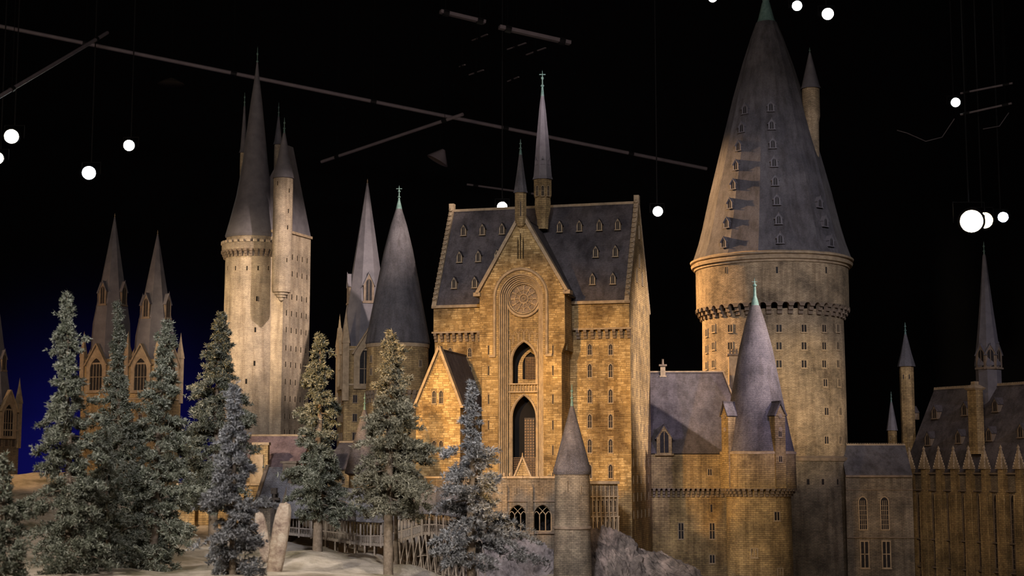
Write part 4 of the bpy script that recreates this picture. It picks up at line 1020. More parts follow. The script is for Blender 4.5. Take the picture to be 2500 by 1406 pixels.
# =================================================================== SMALL TURRET AND VILLAGE HOUSES
def village():
    T = Tower('scale_roof_turret', 889, 1100, 13.4, 'little round turret with scalloped cone and white needle finial left of the gabled wing', 'turret', zb=1.2)
    r, z = T.r, T.z
    T.body([(r(38), 0), (r(36), z(1155))], 'stone', 48)
    mb = MB(); mb.lathe([(r(37), z(1160)), (r(45), z(1156)), (r(46), z(1152)), (r(34), z(1105)), (r(20), z(1055)), (r(9), z(1015)), (r(3), z(1000))], 48); mb.build('roof', M['slate_scale'], T.o, smooth=30)
    finial(T.o, (0, 0, z(1003)), z(957)-z(1003), r(3.5), 'copper')
    def house(name, lab, x0, x1, Y, yr, ye, D, ang=0, zb=1.1, wall='stone', roof='slate', wins=(), over=.03, gl=True):
        B = Frame(x0, Y, ang, zb=zb, yref=ye); o = frame_thing(name, B, lab, 'building')
        u1 = B.uz(x1, ye)[0]; ze = B.uz((x0+x1)/2, ye)[1]; zr = B.uz((x0+x1)/2, yr, D/2)[1]
        mb = MB()
        mb.box(0, u1, 0, D, 0, ze)
        for u in (0, u1-.02):
            mb.poly([(u, 0, ze), (u, D/2, zr), (u, D, ze)]); mb.poly([(u+.02, 0, ze), (u+.02, D, ze), (u+.02, D/2, zr)])
        mb.build('wall', M[wall], o)
        mb = MB(); mb.slab([(-over, -over, ze-over*.6), (u1+over, -over, ze-over*.6), (u1+over, D/2, zr+.01), (-over, D/2, zr+.01)], .018); mb.slab([(u1+over, D+over, ze-over*.6), (-over, D+over, ze-over*.6), (-over, D/2, zr+.01), (u1+over, D/2, zr+.01)], .018); mb.build('roof', M[roof], o)
        mb = MB(); mb.pipe([(-over, D/2, zr+.012), (u1+over, D/2, zr+.012)], .012, 6); mb.build('ridge_cap', M['trim'], o)
        for x, y, k, w_, h_ in wins:
            u, zz = B.uz(x, y); window(o, k, w_, h_, (u, 0, zz))
        return B, o
    B, o = house('stone_house', 'stone house with mauve-lit slate roof at the foot of the tall pale tower', 585, 730, 14.4, 1066, 1142, .6, 6, roof='slate_mauve_lit', wins=((610, 1165, 'twin', .04, .05), (690, 1168, 'twin', .04, .05)))
    c = P(637, 1140, 14.15); ch = empty('chimney_stack', c, 0, 'broad amber stone chimney before the mauve-lit slate roof', 'chimney'); hh = P(637, 1080, 14.15).z-c.z
    mb = MB(); mb.box(-.07, .07, -.05, .05, -.25, hh); mb.build('stack', M['stone'], ch); mb = MB(); mb.box(-.08, .08, -.06, .06, hh-.025, hh); mb.box(-.09, .03, -.07, -.04, -.2, hh*.5); mb.build('chimney_cap', M['trim'], ch)
    house('gabled_cottage', 'dim gabled cottage seen between the dark fir and the scalloped turret', 800, 852, 15.2, 1082, 1140, .5, 28, wins=((812, 1180, 'lancet', .03, .07), (838, 1180, 'lancet', .03, .07)), roof='slate')
    # leaning stone hut with steep roof
    B = Frame(628, 12.9, 14, zb=1.2, yref=1228); o = frame_thing('steep_roof_hut', B, 'grey hut with steep slate roof and stone verges behind the standing stones', 'hut')
    u1 = B.uz(696, 1228)[0]; ze = B.uz(660, 1226)[1]; D = .42; zr = B.uz(650, 1140, D/2)[1]
    mb = MB(); mb.box(0, u1, 0, D, 0, ze)
    for u in (0, u1-.02):
        mb.poly([(u, 0, ze), (u, D/2, zr), (u, D, ze)]); mb.poly([(u+.02, 0, ze), (u+.02, D, ze), (u+.02, D/2, zr)])
    mb.build('wall', M['stone_grey'], o)
    mb = MB(); mb.slab([(0, -.04, ze-.03), (u1, -.04, ze-.03), (u1, D/2, zr), (0, D/2, zr)], .015); mb.slab([(u1, D+.04, ze-.03), (0, D+.04, ze-.03), (0, D/2, zr), (u1, D/2, zr)], .015); mb.build('roof', M['slate_grey'], o)
    for u in (0, u1):
        mb = MB(); mb.bar((u, -.06, ze-.05), (u, D/2, zr+.01), .03, .03); mb.bar((u, D+.06, ze-.05), (u, D/2, zr+.01), .03, .03); mb.build('verge', M['trim_dark'], o)
    mb = MB(); mb.box(u1-.09, u1+.03, D/2-.06, D/2+.05, zr-.05, zr+.03); mb.box(u1-.11, u1+.04, D/2-.07, D/2+.06, zr+.03, zr+.05); mb.build('chimney_cap', M['trim_dark'], o)
    mb = MB(); mb.box(u1*.5, u1*.85, -.008, .01, ze-.28, ze-.04); mb.build('door', M['wood_dark'], o)
    mb = MB(); mb.pipe([(u1*.7, -.06, ze-.35), (u1*.7, -.06, ze+.10)], .012, 6); mb.box(u1*.7-.05, u1*.7+.05, -.07, -.05, ze+.02, ze+.04); mb.box(u1*.7-.025, u1*.7+.025, -.075, -.045, ze+.07, ze+.12); mb.build('door_post', M['wood_dark'], o)
    # retaining wall
    R = Frame(430, 13.2, 4, zb=1.2, yref=1250); o = frame_thing('retaining_wall', R, 'amber stone retaining wall with buttress and arrow slit between two firs at left', 'wall')
    u1 = R.uz(640, 1250)[0]; zt = R.uz(500, 1185)[1]
    mb = MB(); mb.box(0, u1, 0, .25, 0, zt); mb.build('wall_face', M['stone'], o)
    for x in (472, 590):
        u, zz = R.uz(x, 1205); mb = MB(); mb.box(u-.03, u+.03, -.05, .01, 0, zz-.03); mb.box(u-.04, u+.04, -.075, .01, 0, zz-.24); mb.poly([(u-.03, -.05, zz-.03), (u+.03, -.05, zz-.03), (u+.03, 0, zz+.02), (u-.03, 0, zz+.02)]); mb.build('buttress', M['stone'], o)
    for k in range(7):
        mb = MB(); a, b = u1*k/7, u1*(k+1)/7-.003; mb.box(a, b, -.012, .262, zt, zt+.018); mb.build('coping_stone', M['trim'], o)
    u, zz = R.uz(493, 1234); window(o, 'slit', .009, .075, (u, 0, zz), sub=False, name='arrow_slit')
village()

# =================================================================== RIGHT-HAND LINK AND LONG BUTTRESSED HALL
def right_side():
    B = Frame(2060, 16.4, 2); o = frame_thing('link_range', B, 'dim stone range with grey crested roof joining the great tower to the long hall', 'building')
    u1 = B.uz(2225, 1100)[0]; ze = B.uz(2140, 1158)[1]; D = .6; zr = B.uz(2140, 1086, D/2)[1]
    mb = MB(); mb.box(0, u1, 0, D, 0, ze); mb.build('wall', M['stone_grey'], o)
    mb = MB(); mb.slab([(0, -.02, ze-.01), (u1, -.02, ze-.01), (u1, D/2, zr), (0, D/2, zr)], .02); mb.slab([(u1, D+.02, ze-.01), (0, D+.02, ze-.01), (0, D/2, zr), (u1, D/2, zr)], .02); mb.build('roof', M['slate_fine'], o)
    mb = MB(); mb.box(0, u1, D/2-.006, D/2+.006, zr-.005, zr+.008)
    for k in range(38): mb.box(k*u1/38, k*u1/38+.008, D/2-.004, D/2+.004, zr+.008, zr+.02)
    mb.build('roof_crest', M['trim'], o)
    mb = MB(); mb.box(0, u1, -.02, .01, ze-.03, ze-.008); z = B.uz(2140, 1195)[1]; mb.box(0, u1, -.01, .01, z-.005, z+.004); z = B.uz(2140, 1312)[1]; mb.box(0, u1, -.015, .01, z-.005, z+.006); mb.build('string_course', M['trim_dark'], o)
    for x in (2108, 2161):
        u, z = B.uz(x, 1292); window(o, 'tall', .075, .34, (u, 0, z)); u, z = B.uz(x+4, 1385); window(o, 'cross', .075, .27, (u, 0, z))
    # long hall, receding: its right end comes nearer
    L = Frame(2205, 17.0, 62, yref=1150); o = frame_thing('long_buttressed_hall', L, 'long dark hall with many pinnacled buttresses at the right edge', 'building')
    u1 = L.uz(2560, 1150)[0]; ze = L.uz(2205, 1158)[1]; D = 1.0; zr = max(L.uz(2235, 958, .4)[1], 0)
    zr = L.uz(2420, 942, D/2)[1]
    mb = MB(); mb.box(0, u1, 0, D, 0, ze)
    mb.poly([(0, 0, ze), (0, D/2, zr), (0, D, ze)]); mb.poly([(u1, 0, ze), (u1, D, ze), (u1, D/2, zr)]); mb.build('wall', M['stone_grey'], o)
    mb = MB(); mb.slab([(0, -.02, ze-.0), (u1, -.02, ze-.0), (u1, D/2, zr), (0, D/2, zr)], .02); mb.slab([(u1, D+.02, ze), (0, D+.02, ze), (0, D/2, zr), (u1, D/2, zr)], .02); mb.build('roof', M['slate'], o)
    mb = MB(); mb.box(0, u1, D/2-.008, D/2+.008, zr-.005, zr+.01)
    for k in range(80): mb.box(k*u1/80, k*u1/80+.012, D/2-.005, D/2+.005, zr+.01, zr+.024)
    mb.build('roof_crest', M['trim'], o)
    for y in (1155, 1195, 1312, 1378):
        z = L.uz(2205, y)[1]; mb = MB(); mb.box(0, u1, -.035, .01, z-.008, z+.008); mb.build('string_course', M['trim_dark'], o)
    xs = (2213, 2249, 2285, 2321, 2358, 2396, 2437, 2480, 2524)
    us = [L.uz(x, 1150, -.09)[0] for x in xs]; zt = ze
    for i, u in enumerate(us):
        mb = MB(); w_ = .062
        mb.box(u-w_, u+w_, -.075, 0, 0, ze-.62); mb.box(u-w_*.8, u+w_*.8, -.065, 0, ze-.62, ze-.18); mb.box(u-w_*.6, u+w_*.6, -.06, 0, ze-.18, ze+.06)
        for s in (-1, 1): mb.pipe([(u+s*w_*.8, -.075, 0), (u+s*w_*.8, -.075, ze-.2)], .009, 6)
        b = mb.build('buttress', M['stone'], o)
        mb = MB(); c = (u, -.045)
        mb.box(u-.045, u+.045, -.09, 0, ze+.06, ze+.075); mb.lathe([(.052, ze+.075), (.012, ze+.26), (.010, ze+.265), (.016, ze+.275), (0, ze+.31)], 4, c, rot=PI/4)
        for k in range(6):
            f = k/6; rr = .046*(1-f)+.008
            for a in range(4): mb.lathe([(.010*(1-f*.5), ze+.08+f*.17), (.006, ze+.095+f*.17), (0, ze+.105+f*.17)], 4, (u+rr*math.cos(a*PI/2+PI/4), -.045+rr*math.sin(a*PI/2+PI/4)))
        mb.build('pinnacle', M['trim'], b)
    for a, b_ in zip(us, us[1:]):
        um = (a+b_)/2; w_ = (b_-a)-.15
        if w_ > .03: window(o, 'tall', w_, .75, (um, 0, ze-.95), trim='trim_dark'); window(o, 'tall', w_, .45, (um, 0, ze-1.50), trim='trim_dark')
    pit = (zr-ze)/(D/2)
    for x, y in ((2216, 1022), (2282, 1020), (2355, 1012), (2430, 1003), (2265, 1085), (2340, 1080), (2415, 1074), (2492, 1066)):
        vv = .2
        for _ in range(12): u, z = L.uz(x, y, vv-.04); vv = min(.5, max(.02, .5*vv+.5*(z-ze)/pit))
        dormer(o, .085, .15, .14, (u, vv-.045, z-.01), wall='trim_dark', roof='slate')
    def at(u, v, z): return (L.o.x+L.u.x*u+L.v.x*v, L.o.y+L.u.y*u+L.v.y*v, z)
    # chimney pier
    u, z = L.uz(2385, 1085, .06); zt = L.uz(2385, 952, .06)[1]; p = at(u, .06, L.zb+z-.1)
    c = empty('chimney_pier', p, -L.a, 'square amber stone pier with flat cap against the long hall roof', 'chimney'); hh = zt-z+.1
    mb = MB(); mb.box(-.062, .062, -.05, .05, 0, hh); mb.build('stack', M['stone'], c); mb = MB(); mb.lathe([(.09, hh), (.115, hh+.02), (.06, hh+.05), (.04, hh+.06), (.04, hh+.09), (0, hh+.095)], 4, rot=PI/4); mb.build('chimney_cap', M['trim'], c)
    yf = L.o.y + L.u.y*L.uz(2413, 945, D/2)[0] + L.v.y*D/2
    t = spire_turret('ridge_fleche', 2413, 900, yf, ([(30, 1010), (30, 905), (32, 893)], [(33, 893), (25, 830), (17, 760), (10, 690), (4, 625), (0, 615)]), 'tall lead needle spire on the long hall ridge under the bright lamp', 0, mat='lead', sides=8, fin=(630, 588, 3.2), roof='lead')
    for th in (-.9, -.1, .7): dormer(t.o, .12, .26, .1, (t.r(30, 890)*math.sin(th), -t.r(30, 890)*math.cos(th), t.z(900)), th, wall='trim_dark', roof='lead', name='gablet')
    t = spire_turret('end_turret', 2213, 900, 17.25, ([(17, 1150), (17, 893)], [(21.5, 895), (21, 891), (13, 862), (6, 830), (2, 812)]), 'octagonal stone turret with small slate spire at the far end of the long hall', 0, mat='stone', sides=8, fin=(820, 786, 3.4), roof='slate_fine')
    for x in (2206, 2220): t.win('slit', x, 925, t.r(16.5, 920), .010, .05, sub=False, name='slit_window')
    t = spire_turret('low_turret', 2178, 1050, 17.2, ([(11, 1170), (11, 1050)], [(14, 1051), (13, 1047), (7, 1010), (2, 980)]), 'lower thin turret with pointed roof left of the octagonal end turret', 0, mat='stone', sides=8, fin=(985, 955, 2.6), roof='lead')
    t.win('slit', 2174, 1075, t.r(10.5, 1060), .008, .04, sub=False, name='slit_window')
right_side()

# =================================================================== COVERED BRIDGE ON TRESTLES
def bridge():
    # stations (x, deck bottom y, rail top y, eave y, ridge y, depth)
    S = [(700, 1306, 1287, 1262, 1178, 12.75), (760, 1312, 1292, 1262, 1182, 12.65), (830, 1324, 1301, 1266, 1186, 12.5), (880, 1331, 1308, 1270, 1190, 12.4), (930, 1334, 1308, 1272, 1196, 12.3),
         (980, 1322, 1296, 1262, 1190, 12.2), (1030, 1306, 1281, 1250, 1182, 12.15), (1065, 1304, 1280, 1250, 1186, 12.2), (1100, 1310, 1285, 1256, 1194, 12.3), (1145, 1318, 1292, 1264, 1204, 12.45), (1185, 1322, 1296, 1268, 1210, 12.6)]
    b0 = P(1000, 1406, 12.3)
    o = empty('covered_bridge', (b0.x, b0.y, 1.0), 0, 'crooked covered timber bridge on trestles winding between the firs', 'bridge'); off = Vector((b0.x, b0.y, 1.0))
    WD = .22
    def pt(i, k, dv=0.0):
        x, a, b, c, d, Y = S[i]; y = (a, b, c, d)[k]; return P(x, y, Y+dv)-off
    mb = MB(); n = len(S)
    for i in range(n-1):
        d0, d1 = pt(i, 0), pt(i+1, 0); w_ = Vector((0, WD, 0)); t = Vector((0, 0, .022))
        mb.poly([d0, d1, d1+w_, d0+w_][::-1]); mb.poly([d0+t, d1+t, d1+t+w_, d0+t+w_]); mb.poly([d0, d1, d1+t, d0+t]); mb.poly([d1+w_, d0+w_, d0+w_+t, d1+w_+t])
    mb.build('deck', M['wood'], o)
    mb = MB(); mbs = MB()
    for i in range(n-1):
        for s in (0, WD):
            ww = Vector((0, s, 0))
            mb.bar(pt(i, 1)+ww, pt(i+1, 1)+ww, .010, .010); mb.bar(pt(i, 2)+ww, pt(i+1, 2)+ww, .012, .012)
    mb.build('handrail', M['wood'], o)
    for i in range(n-1):
        L = (pt(i+1, 0)-pt(i, 0)).length; m = max(3, int(L/.016))
        for s in (0, WD):
            ww = Vector((0, s, 0))
            for k in range(m):
                f = k/m; a = pt(i, 0).lerp(pt(i+1, 0), f)+ww; b = pt(i, 1).lerp(pt(i+1, 1), f)+ww; mbs.bar(a, b, .005, .005)
                if k % 2 == 0: mbs.bar(b, pt(i, 2).lerp(pt(i+1, 2), f)+ww, .0045, .005)
    tag(mbs.build('railing_pickets', M['wood'], o), kind='stuff')
    me = MB(); me.box(-.007, .007, -.007, .007, 0, 1); me = me.mesh('bridge_post', M['wood'])
    for i in range(n-1):
        L = (pt(i+1, 0)-pt(i, 0)).length; m = 2
        for k in range(m):
            f = k/m; a = pt(i, 0).lerp(pt(i+1, 0), f); c = pt(i, 2).lerp(pt(i+1, 2), f); inst('bridge_post', me, o, a+Vector((0, -.004, -.01)), (0, 0, 0), (1, 1, c.z-a.z+.02))
    # roof: two slopes, sagging between stations
    for side in (-1, 1):
        mb = MB()
        for i in range(n-1):
            for k in range(4):
                f0, f1 = k/4, (k+1)/4; sag = lambda f: -.012*math.sin(PI*f)
                e0 = pt(i, 2).lerp(pt(i+1, 2), f0); e1 = pt(i, 2).lerp(pt(i+1, 2), f1); r0 = pt(i, 3, WD/2).lerp(pt(i+1, 3, WD/2), f0); r1 = pt(i, 3, WD/2).lerp(pt(i+1, 3, WD/2), f1)
                e0 = e0+Vector((0, -.05, -.01)); e1 = e1+Vector((0, -.05, -.01))
                if side == 1: e0 = e0+Vector((0, WD+.1, 0)); e1 = e1+Vector((0, WD+.1, 0))
                m0 = (e0+r0)/2+Vector((0, 0, -.02+sag(f0))); m1 = (e1+r1)/2+Vector((0, 0, -.02+sag(f1)))
                qs = ([e0, e1, m1, m0], [m0, m1, r1+Vector((0, 0, sag(f1))), r0+Vector((0, 0, sag(f0)))])
                for a in qs: mb.slab(a if side == -1 else a[::-1], .008)
        mb.build('roof_slope', M['slate_grey'], o)
    for x, ye, yt in ((862, 1266, 1228), (1062, 1252, 1215)):            # pointed gablets over the eaves
        Y = 12.3; a = P(x, ye, Y)-off; h_ = (P(x, yt, Y)-P(x, ye, Y)).z
        mb = MB(); mb.slab([(a.x-.022, a.y-.055, a.z-.01), (a.x+.022, a.y-.055, a.z-.01), (a.x, a.y+.02, a.z+h_)], .01); mb.lathe([(.004, a.z+h_-.01), (0, a.z+h_+.03)], 5, (a.x, a.y+.01)); mb.build('roof_gablet', M['wood_dark'], o)
    # trestles
    xs = [962, 974, 990, 1006, 1022, 1038, 1054, 1070, 1086, 1104, 1122, 1140, 1158, 1176]
    def deck(x):
        for i in range(n-1):
            if S[i][0] <= x <= S[i+1][0]:
                f = (x-S[i][0])/(S[i+1][0]-S[i][0]); return pt(i, 0).lerp(pt(i+1, 0), f)
    for x in xs:
        d = deck(x); drop = min(.52, .10+max(0, (x-950))*.0042)
        for s in (0, WD):
            a = d+Vector((0, s, 0)); gz = ground_z(a.x+off.x, a.y+off.y)-off.z; zb = min(a.z-.08, max(gz-.03, a.z-.9))
            for lean in (-1, 1):
                mb = MB(); mb.bar(a+Vector((lean*.002, 0, 0)), (a.x+lean*.045*(a.z-zb)/.3-.02, a.y+(-.03 if s == 0 else .03), zb), .011 if lean > 0 else .007, .011); mb.build('trestle_leg', M['wood'], o)
    for lev in (.16, .30):
        for s in (-.012, WD+.012):
            mb = MB(); mb.pipe([deck(x)+Vector((-.01, s, -lev)) for x in xs[4:]], .0045, 5); mb.build('trestle_rail', M['wood'], o)
    for x in range(770, 960, 24):
        d = deck(x); 
        for s in (.01, WD-.01):
            a = d+Vector((0, s, 0)); gz = ground_z(a.x+off.x, a.y+off.y)-off.z; mb = MB(); mb.bar(a+Vector((0, 0, .0)), (a.x, a.y, min(gz, a.z-.05)-.02), .012, .012); mb.build('stub_post', M['wood'], o)
bridge()

# =================================================================== ROCKS
def rock(name, label, cat, pos, scale, mat, seed, rough=.35, sub=5, lean=(0, 0), fn=None, fs=1.6, group=None, box=.35):
    import bmesh
    bm = bmesh.new(); bmesh.ops.create_icosphere(bm, subdivisions=sub, radius=1)
    for v in bm.verts:
        p = v.co.copy(); sq = (p.x**4+p.y**4+p.z**4)**.25; p = p.lerp(p/sq, box)
        s = Vector((seed*3.1, seed*1.7, seed))
        d = .75*noise.fractal(p*fs*.45+s, 1, 2, 3) + .30*(noise.ridged_multi_fractal(p*fs*1.5+s, .9, 2.2, 6, 1.0, 2.0)-1.0)
        tt = (p.z*.9+p.x*.35)*4.2 + 1.3*noise.noise(p*1.3+s); d -= .28*(tt-math.floor(tt))
        p = p*(1+rough*d)
        v.co = Vector((p.x*scale[0]+lean[0]*p.z, p.y*scale[1]+lean[1]*p.z, p.z*scale[2]))
        if fn: v.co = fn(v.co)
    me = bpy.data.meshes.new(name); bm.to_mesh(me); bm.free(); me.materials.append(M[mat]); me.shade_smooth(); me.set_sharp_from_angle(angle=math.radians(26))
    return tag(inst(name, me, None, pos), label, cat, group)
def strat(v): return Vector((v.x, v.y, v.z + .018*math.sin(v.z*42+v.x*7)))
p = P(1255, 1452, 12.72); rock('rock_outcrop', 'mauve-grey layered rock outcrop under the courtyard wall', 'rock', (p.x, p.y, p.z), (.42, .24, .44), 'rock', 3, .30, 6, fs=3.6, lean=(-.05, .1))
p = P(1105, 1475, 12.85); rock('rock_outcrop', 'low grey rock behind the bridge trestles, beside the frosted fir', 'rock', (p.x, p.y, p.z), (.26, .2, .30), 'rock', 5, .25, 5, fs=2.2)
p = P(1508, 1462, 12.75); rock('rock_outcrop', 'craggy dark rock with sandy pink crest, beside the small round tower', 'rock', (p.x, p.y, p.z), (.33, .28, .50), 'rock2', 9, .30, 6, fs=4.0, lean=(-.10, .2))
p = P(1655, 1478, 12.8); rock('rock_outcrop', 'lower sandy rock sloping down to the foot of the amber range', 'rock', (p.x, p.y, p.z), (.40, .30, .42), 'rock2', 11, .28, 6, fs=4.0, lean=(-.30, .15))
p = P(682, 1318, 10.2); rock('standing_stone', 'tall pale leaning stone slab with pinkish veins on the sand', 'stone', (p.x, p.y, p.z), (.056, .046, .258), 'menhir', 2, .12, 5, lean=(.036, 0), fs=1.1, box=.8)
p = P(642, 1310, 10.7); rock('standing_stone', 'shorter pale stone leaning left, half hidden behind the fir', 'stone', (p.x, p.y, p.z), (.042, .038, .175), 'menhir', 6, .12, 5, lean=(-.035, 0), fs=1.1, box=.8)

# =================================================================== FIR TREES
def fir(label, xt, yt, xb, Y, yb, hwpx, ybot, mat, seed, dens=1.0, thin=.0, base_x=None, power=.62, spars=1.0):
    rng = np.random.default_rng(seed)
    top = P(xt, yt, Y); bot = P(xb, ybot, Y)                      # crown top and crown bottom
    gp = P(xb, yb, Y); g = ground_z(gp.x, gp.y); g = min(g, gp.z+.02)
    o = empty('fir_tree', (gp.x, gp.y, g-.02), 0, label, 'tree'); org = np.array([gp.x, gp.y, g-.02])
    Hc = top.z-bot.z; W_ = hwpx*1.08*Y/F
    A = np.array(top)-org; B = np.array(bot)-org
    mb = MB(); pts = [(0, 0, 0)]
    for k in range(1, 7):
        f = k/6; pts.append(tuple(B*(1-f)+A*f + np.array([rng.normal(0, .006), rng.normal(0, .006), 0])*(0 if k == 6 else 1)))
    mb.pipe([pts[0]]+pts[1:], .030*max(.7, W_/.24)*(1.35 if seed == 6 else .62 if seed == 8 else 1), 9, taper=.002); mb.build('trunk', M['bark'], o, smooth=60)
    nb = int(210*spars*Hc/1.2*1.25)
    cen = []; dr = []
    bm_ = MB()
    ph = rng.uniform(0, 6.28, 5)
    for i in range(nb):
        t = ((i+rng.uniform(0, 1))/nb)                            # 0 top, 1 bottom
        az = rng.uniform(0, 2*PI)
        prof = (t**power)*(1-.35*max(0, (t-.82)/.18)) + .02
        wob = 1+.24*math.sin(az*2+ph[0]+t*9)+.2*math.sin(az*3+ph[1]+t*17)+.2*math.sin(t*37+ph[2])
        L = W_*prof*wob*rng.uniform(.50, 1.2)*(1-thin*(1 if t < .35 else 0))
        if rng.random() < .12: L *= 1.35
        L = max(L, .018); s0 = A*(1-t)+B*t
        up0 = .25-.35*t; m = max(3, int(L/.0062*dens))
        fs = np.sqrt(rng.uniform(.02, 1, m)); 
        rad = np.array([math.cos(az), math.sin(az)])
        side = np.array([-rad[1], rad[0]])
        lat = rng.normal(0, 1, m)*L*.14*(.4+fs)
        zz = fs*L*up0 - fs**2*L*.28 + rng.normal(0, .008, m)
        c = np.stack([s0[0]+rad[0]*fs*L+side[0]*lat, s0[1]+rad[1]*fs*L+side[1]*lat, s0[2]+zz], 1)
        kc = max(1, m//7); cc = c[rng.integers(0, m, kc)]; pick = rng.integers(0, kc, m); c = c*.4 + cc[pick]*.6 + rng.normal(0, .009, (m, 3))
        cen.append(c); d = np.stack([np.full(m, rad[0])+lat*2, np.full(m, rad[1]), np.full(m, .15)], 1); dr.append(d)
        if i % 3 == 0: bm_.pipe([tuple(s0), tuple(s0+np.array([rad[0]*L*.55, rad[1]*L*.55, L*.55*up0-.3*L*.28])), tuple(s0+np.array([rad[0]*L*.92, rad[1]*L*.92, L*.92*up0-.85*L*.28]))], .003+.004*t, 4, taper=.001)
    bm_.build('branches', M['bark'], o)
    cen = np.concatenate(cen); dr = np.concatenate(dr); N = len(cen); K = 9
    d = dr[:, None, :]*.7+rng.normal(0, .75, (N, K, 3)); d /= np.linalg.norm(d, axis=2, keepdims=True)
    sd = np.cross(d, rng.normal(0, 1, (N, K, 3))); sd /= np.linalg.norm(sd, axis=2, keepdims=True)+1e-9
    Ln = rng.uniform(.013, .028, (N, K, 1))*(Y/10)**.5; wd = rng.uniform(.0022, .0042, (N, K, 1))*(Y/10)**.5
    c0 = cen[:, None, :]+rng.normal(0, .004, (N, K, 3))
    tri = np.stack([c0-sd*wd, c0+sd*wd, c0+d*Ln+sd*wd*.3, c0+d*Ln-sd*wd*.3], 2).reshape(-1, 3)
    n4 = len(tri)//4
    me = bpy.data.meshes.new('foliage'); me.vertices.add(len(tri)); me.vertices.foreach_set('co', tri.astype(np.float32).ravel())
    me.loops.add(n4*4); me.loops.foreach_set('vertex_index', np.arange(n4*4, dtype=np.int32)); me.polygons.add(n4); me.polygons.foreach_set('loop_start', np.arange(0, n4*4, 4, dtype=np.int32))
    me.update(calc_edges=True); me.materials.append(M[mat]); inst('foliage', me, o)
    return n4
tot = 0
tot += fir('tall grey-green fir at left with its crooked tip overlapping the twin spires', 163, 718, 170, 9.4, 1440, 92, 1440, 'needle', 1, 1.0, .25)
tot += fir('thin-topped fir between the tall left fir and the twin spires', 288, 738, 290, 11.2, 1380, 75, 1420, 'needle', 2, 1.0, .45, spars=.9)
tot += fir('grey-green fir in front of the shorter twin spire', 408, 785, 365, 10.2, 1430, 95, 1430, 'needle', 3, 1.0, .2)
tot += fir('dark green fir touching the left side of the tall pale tower', 540, 765, 520, 12.3, 1310, 88, 1235, 'needle', 4, 1.0, .1)
tot += fir('frosted foreground fir left of the standing stones', 572, 940, 570, 8.7, 1440, 76, 1430, 'needle_frost', 5, 1.05, .25)
tot += fir('dark narrow fir with bare trunk between the tall tower and the bridge', 782, 818, 775, 11.5, 1342, 68, 1262, 'needle', 6, 1.05, .05)
tot += fir('broad olive fir with long bare trunk in front of the smooth cone tower', 956, 808, 948, 10.6, 1404, 92, 1240, 'needle_brown', 7, 1.05, .15)
tot += fir('smaller fir half hidden right behind the broad olive fir', 975, 985, 968, 11.2, 1378, 62, 1245, 'needle_brown', 8, .9, .1)
tot += fir('frosted thin-topped fir before the hall and courtyard wall', 1152, 930, 1152, 9.9, 1430, 92, 1375, 'needle_frost', 9, .95, .5, spars=.9)
tot += fir('dim fir cut off by the lower left corner', 5, 1110, 10, 8.3, 1440, 70, 1440, 'needle', 10, 1.0, .1)
tot += fir('low dark fir filling the gap below the twin spires', 262, 1060, 262, 9.9, 1440, 60, 1440, 'needle', 12, .9, .1)
print('NEEDLES', tot)

# =================================================================== STAGE RIG: LAMPS AND PIPES
def lamp(x, y, Y, rpx, col, s, label, name='stage_lamp', tx=0.0):
    c = P(x, y, Y); r = rpx*Y/F; o = empty(name, c, 0, label, 'lamp')
    d = (Vector((0, 0, EYE))-c).normalized()
    rotq = d.to_track_quat('-Y', 'Z').to_euler()
    mb = MB(); mb.lathe([(r*1.02, 0), (r*1.12, 0), (r*1.12, .02), (r*1.05, .10), (r*1.25, .12), (r*1.2, .26), (r*.7, .34), (0, .35)], 24)
    hs = mb.mesh('housing', M['can'], smooth=40)
    h = inst('housing', hs, o, (0, 0, 0), (0, 0, 0)); h.rotation_euler = (Vector((0, 0, 1)).rotation_difference(-d)).to_euler()
    mb = MB(); mb.lathe([(0, -.004), (r*.6, -.003), (r, .004), (r, .012)], 24); g = mb.build('lens', emit('lamp_glow', col, s), o, smooth=60); g.rotation_euler = h.rotation_euler
    R = r*1.45
    mb = MB(); mb.pipe([(-R, .12, 0), (-R, .12, R*1.3), (R, .12, R*1.3), (R, .12, 0)], .008, 6); mb.build('yoke', M['can'], o)
    mb = MB(); mb.pipe([(0, .12, R*1.3), (0, .12, 12.5-c.z)], .010, 6); mb.build('hanging_pole', M['can'], o)
WH = (1, .97, .86); 
lamp(28, 333, 22, 17, (1, .92, .70), 40, 'warm white lamp at far left, the upper of two near the left edge')
lamp(-6, 386, 22, 14, (1, .72, .50), 60, 'orange-white lamp cut by the left edge of the picture')
lamp(217, 422, 23, 16, (.72, .85, 1.0), 60, 'blue-white lamp at left, lowest of the left lamps')
lamp(315, 355, 24, 13, (1, .98, .80), 40, 'pale yellow lamp between the twin spires and the tall tower')
lamp(1226, 505, 26, 12, (1, .86, .66), 60, 'lamp peeping over the ridge of the amber hall')
lamp(1606, 516, 25, 12, (.95, .97, .9), 12, 'soft round lamp between the hall and the great cone')
lamp(1740, -6, 24, 11, (1, .95, .85), 30, 'lamp cut by the top edge left of the great cone tip')
lamp(1946, 14, 24, 12, (.90, 1, .96), 30, 'greenish white lamp right of the great cone tip, the left of two')
lamp(2021, 34, 24, 14, (1, .93, .82), 50, 'warm white lamp right of the great cone tip, the right of two')
lamp(2333, 250, 24, 11, (.85, .97, .95), 14, 'small dim lamp hung between two rails at upper right')
lamp(2372, 540, 22, 27, (1, .80, .52), 60, 'very bright orange lamp above the long hall spire, left of the bright pair')
lamp(2404, 538, 23, 19, (1, .72, .34), 50, 'orange lamp overlapping the brightest lamp at right')
lamp(2449, 530, 23, 12, (.62, .72, 1.0), 60, 'blue-white lamp at right, beside the bright orange lamps')
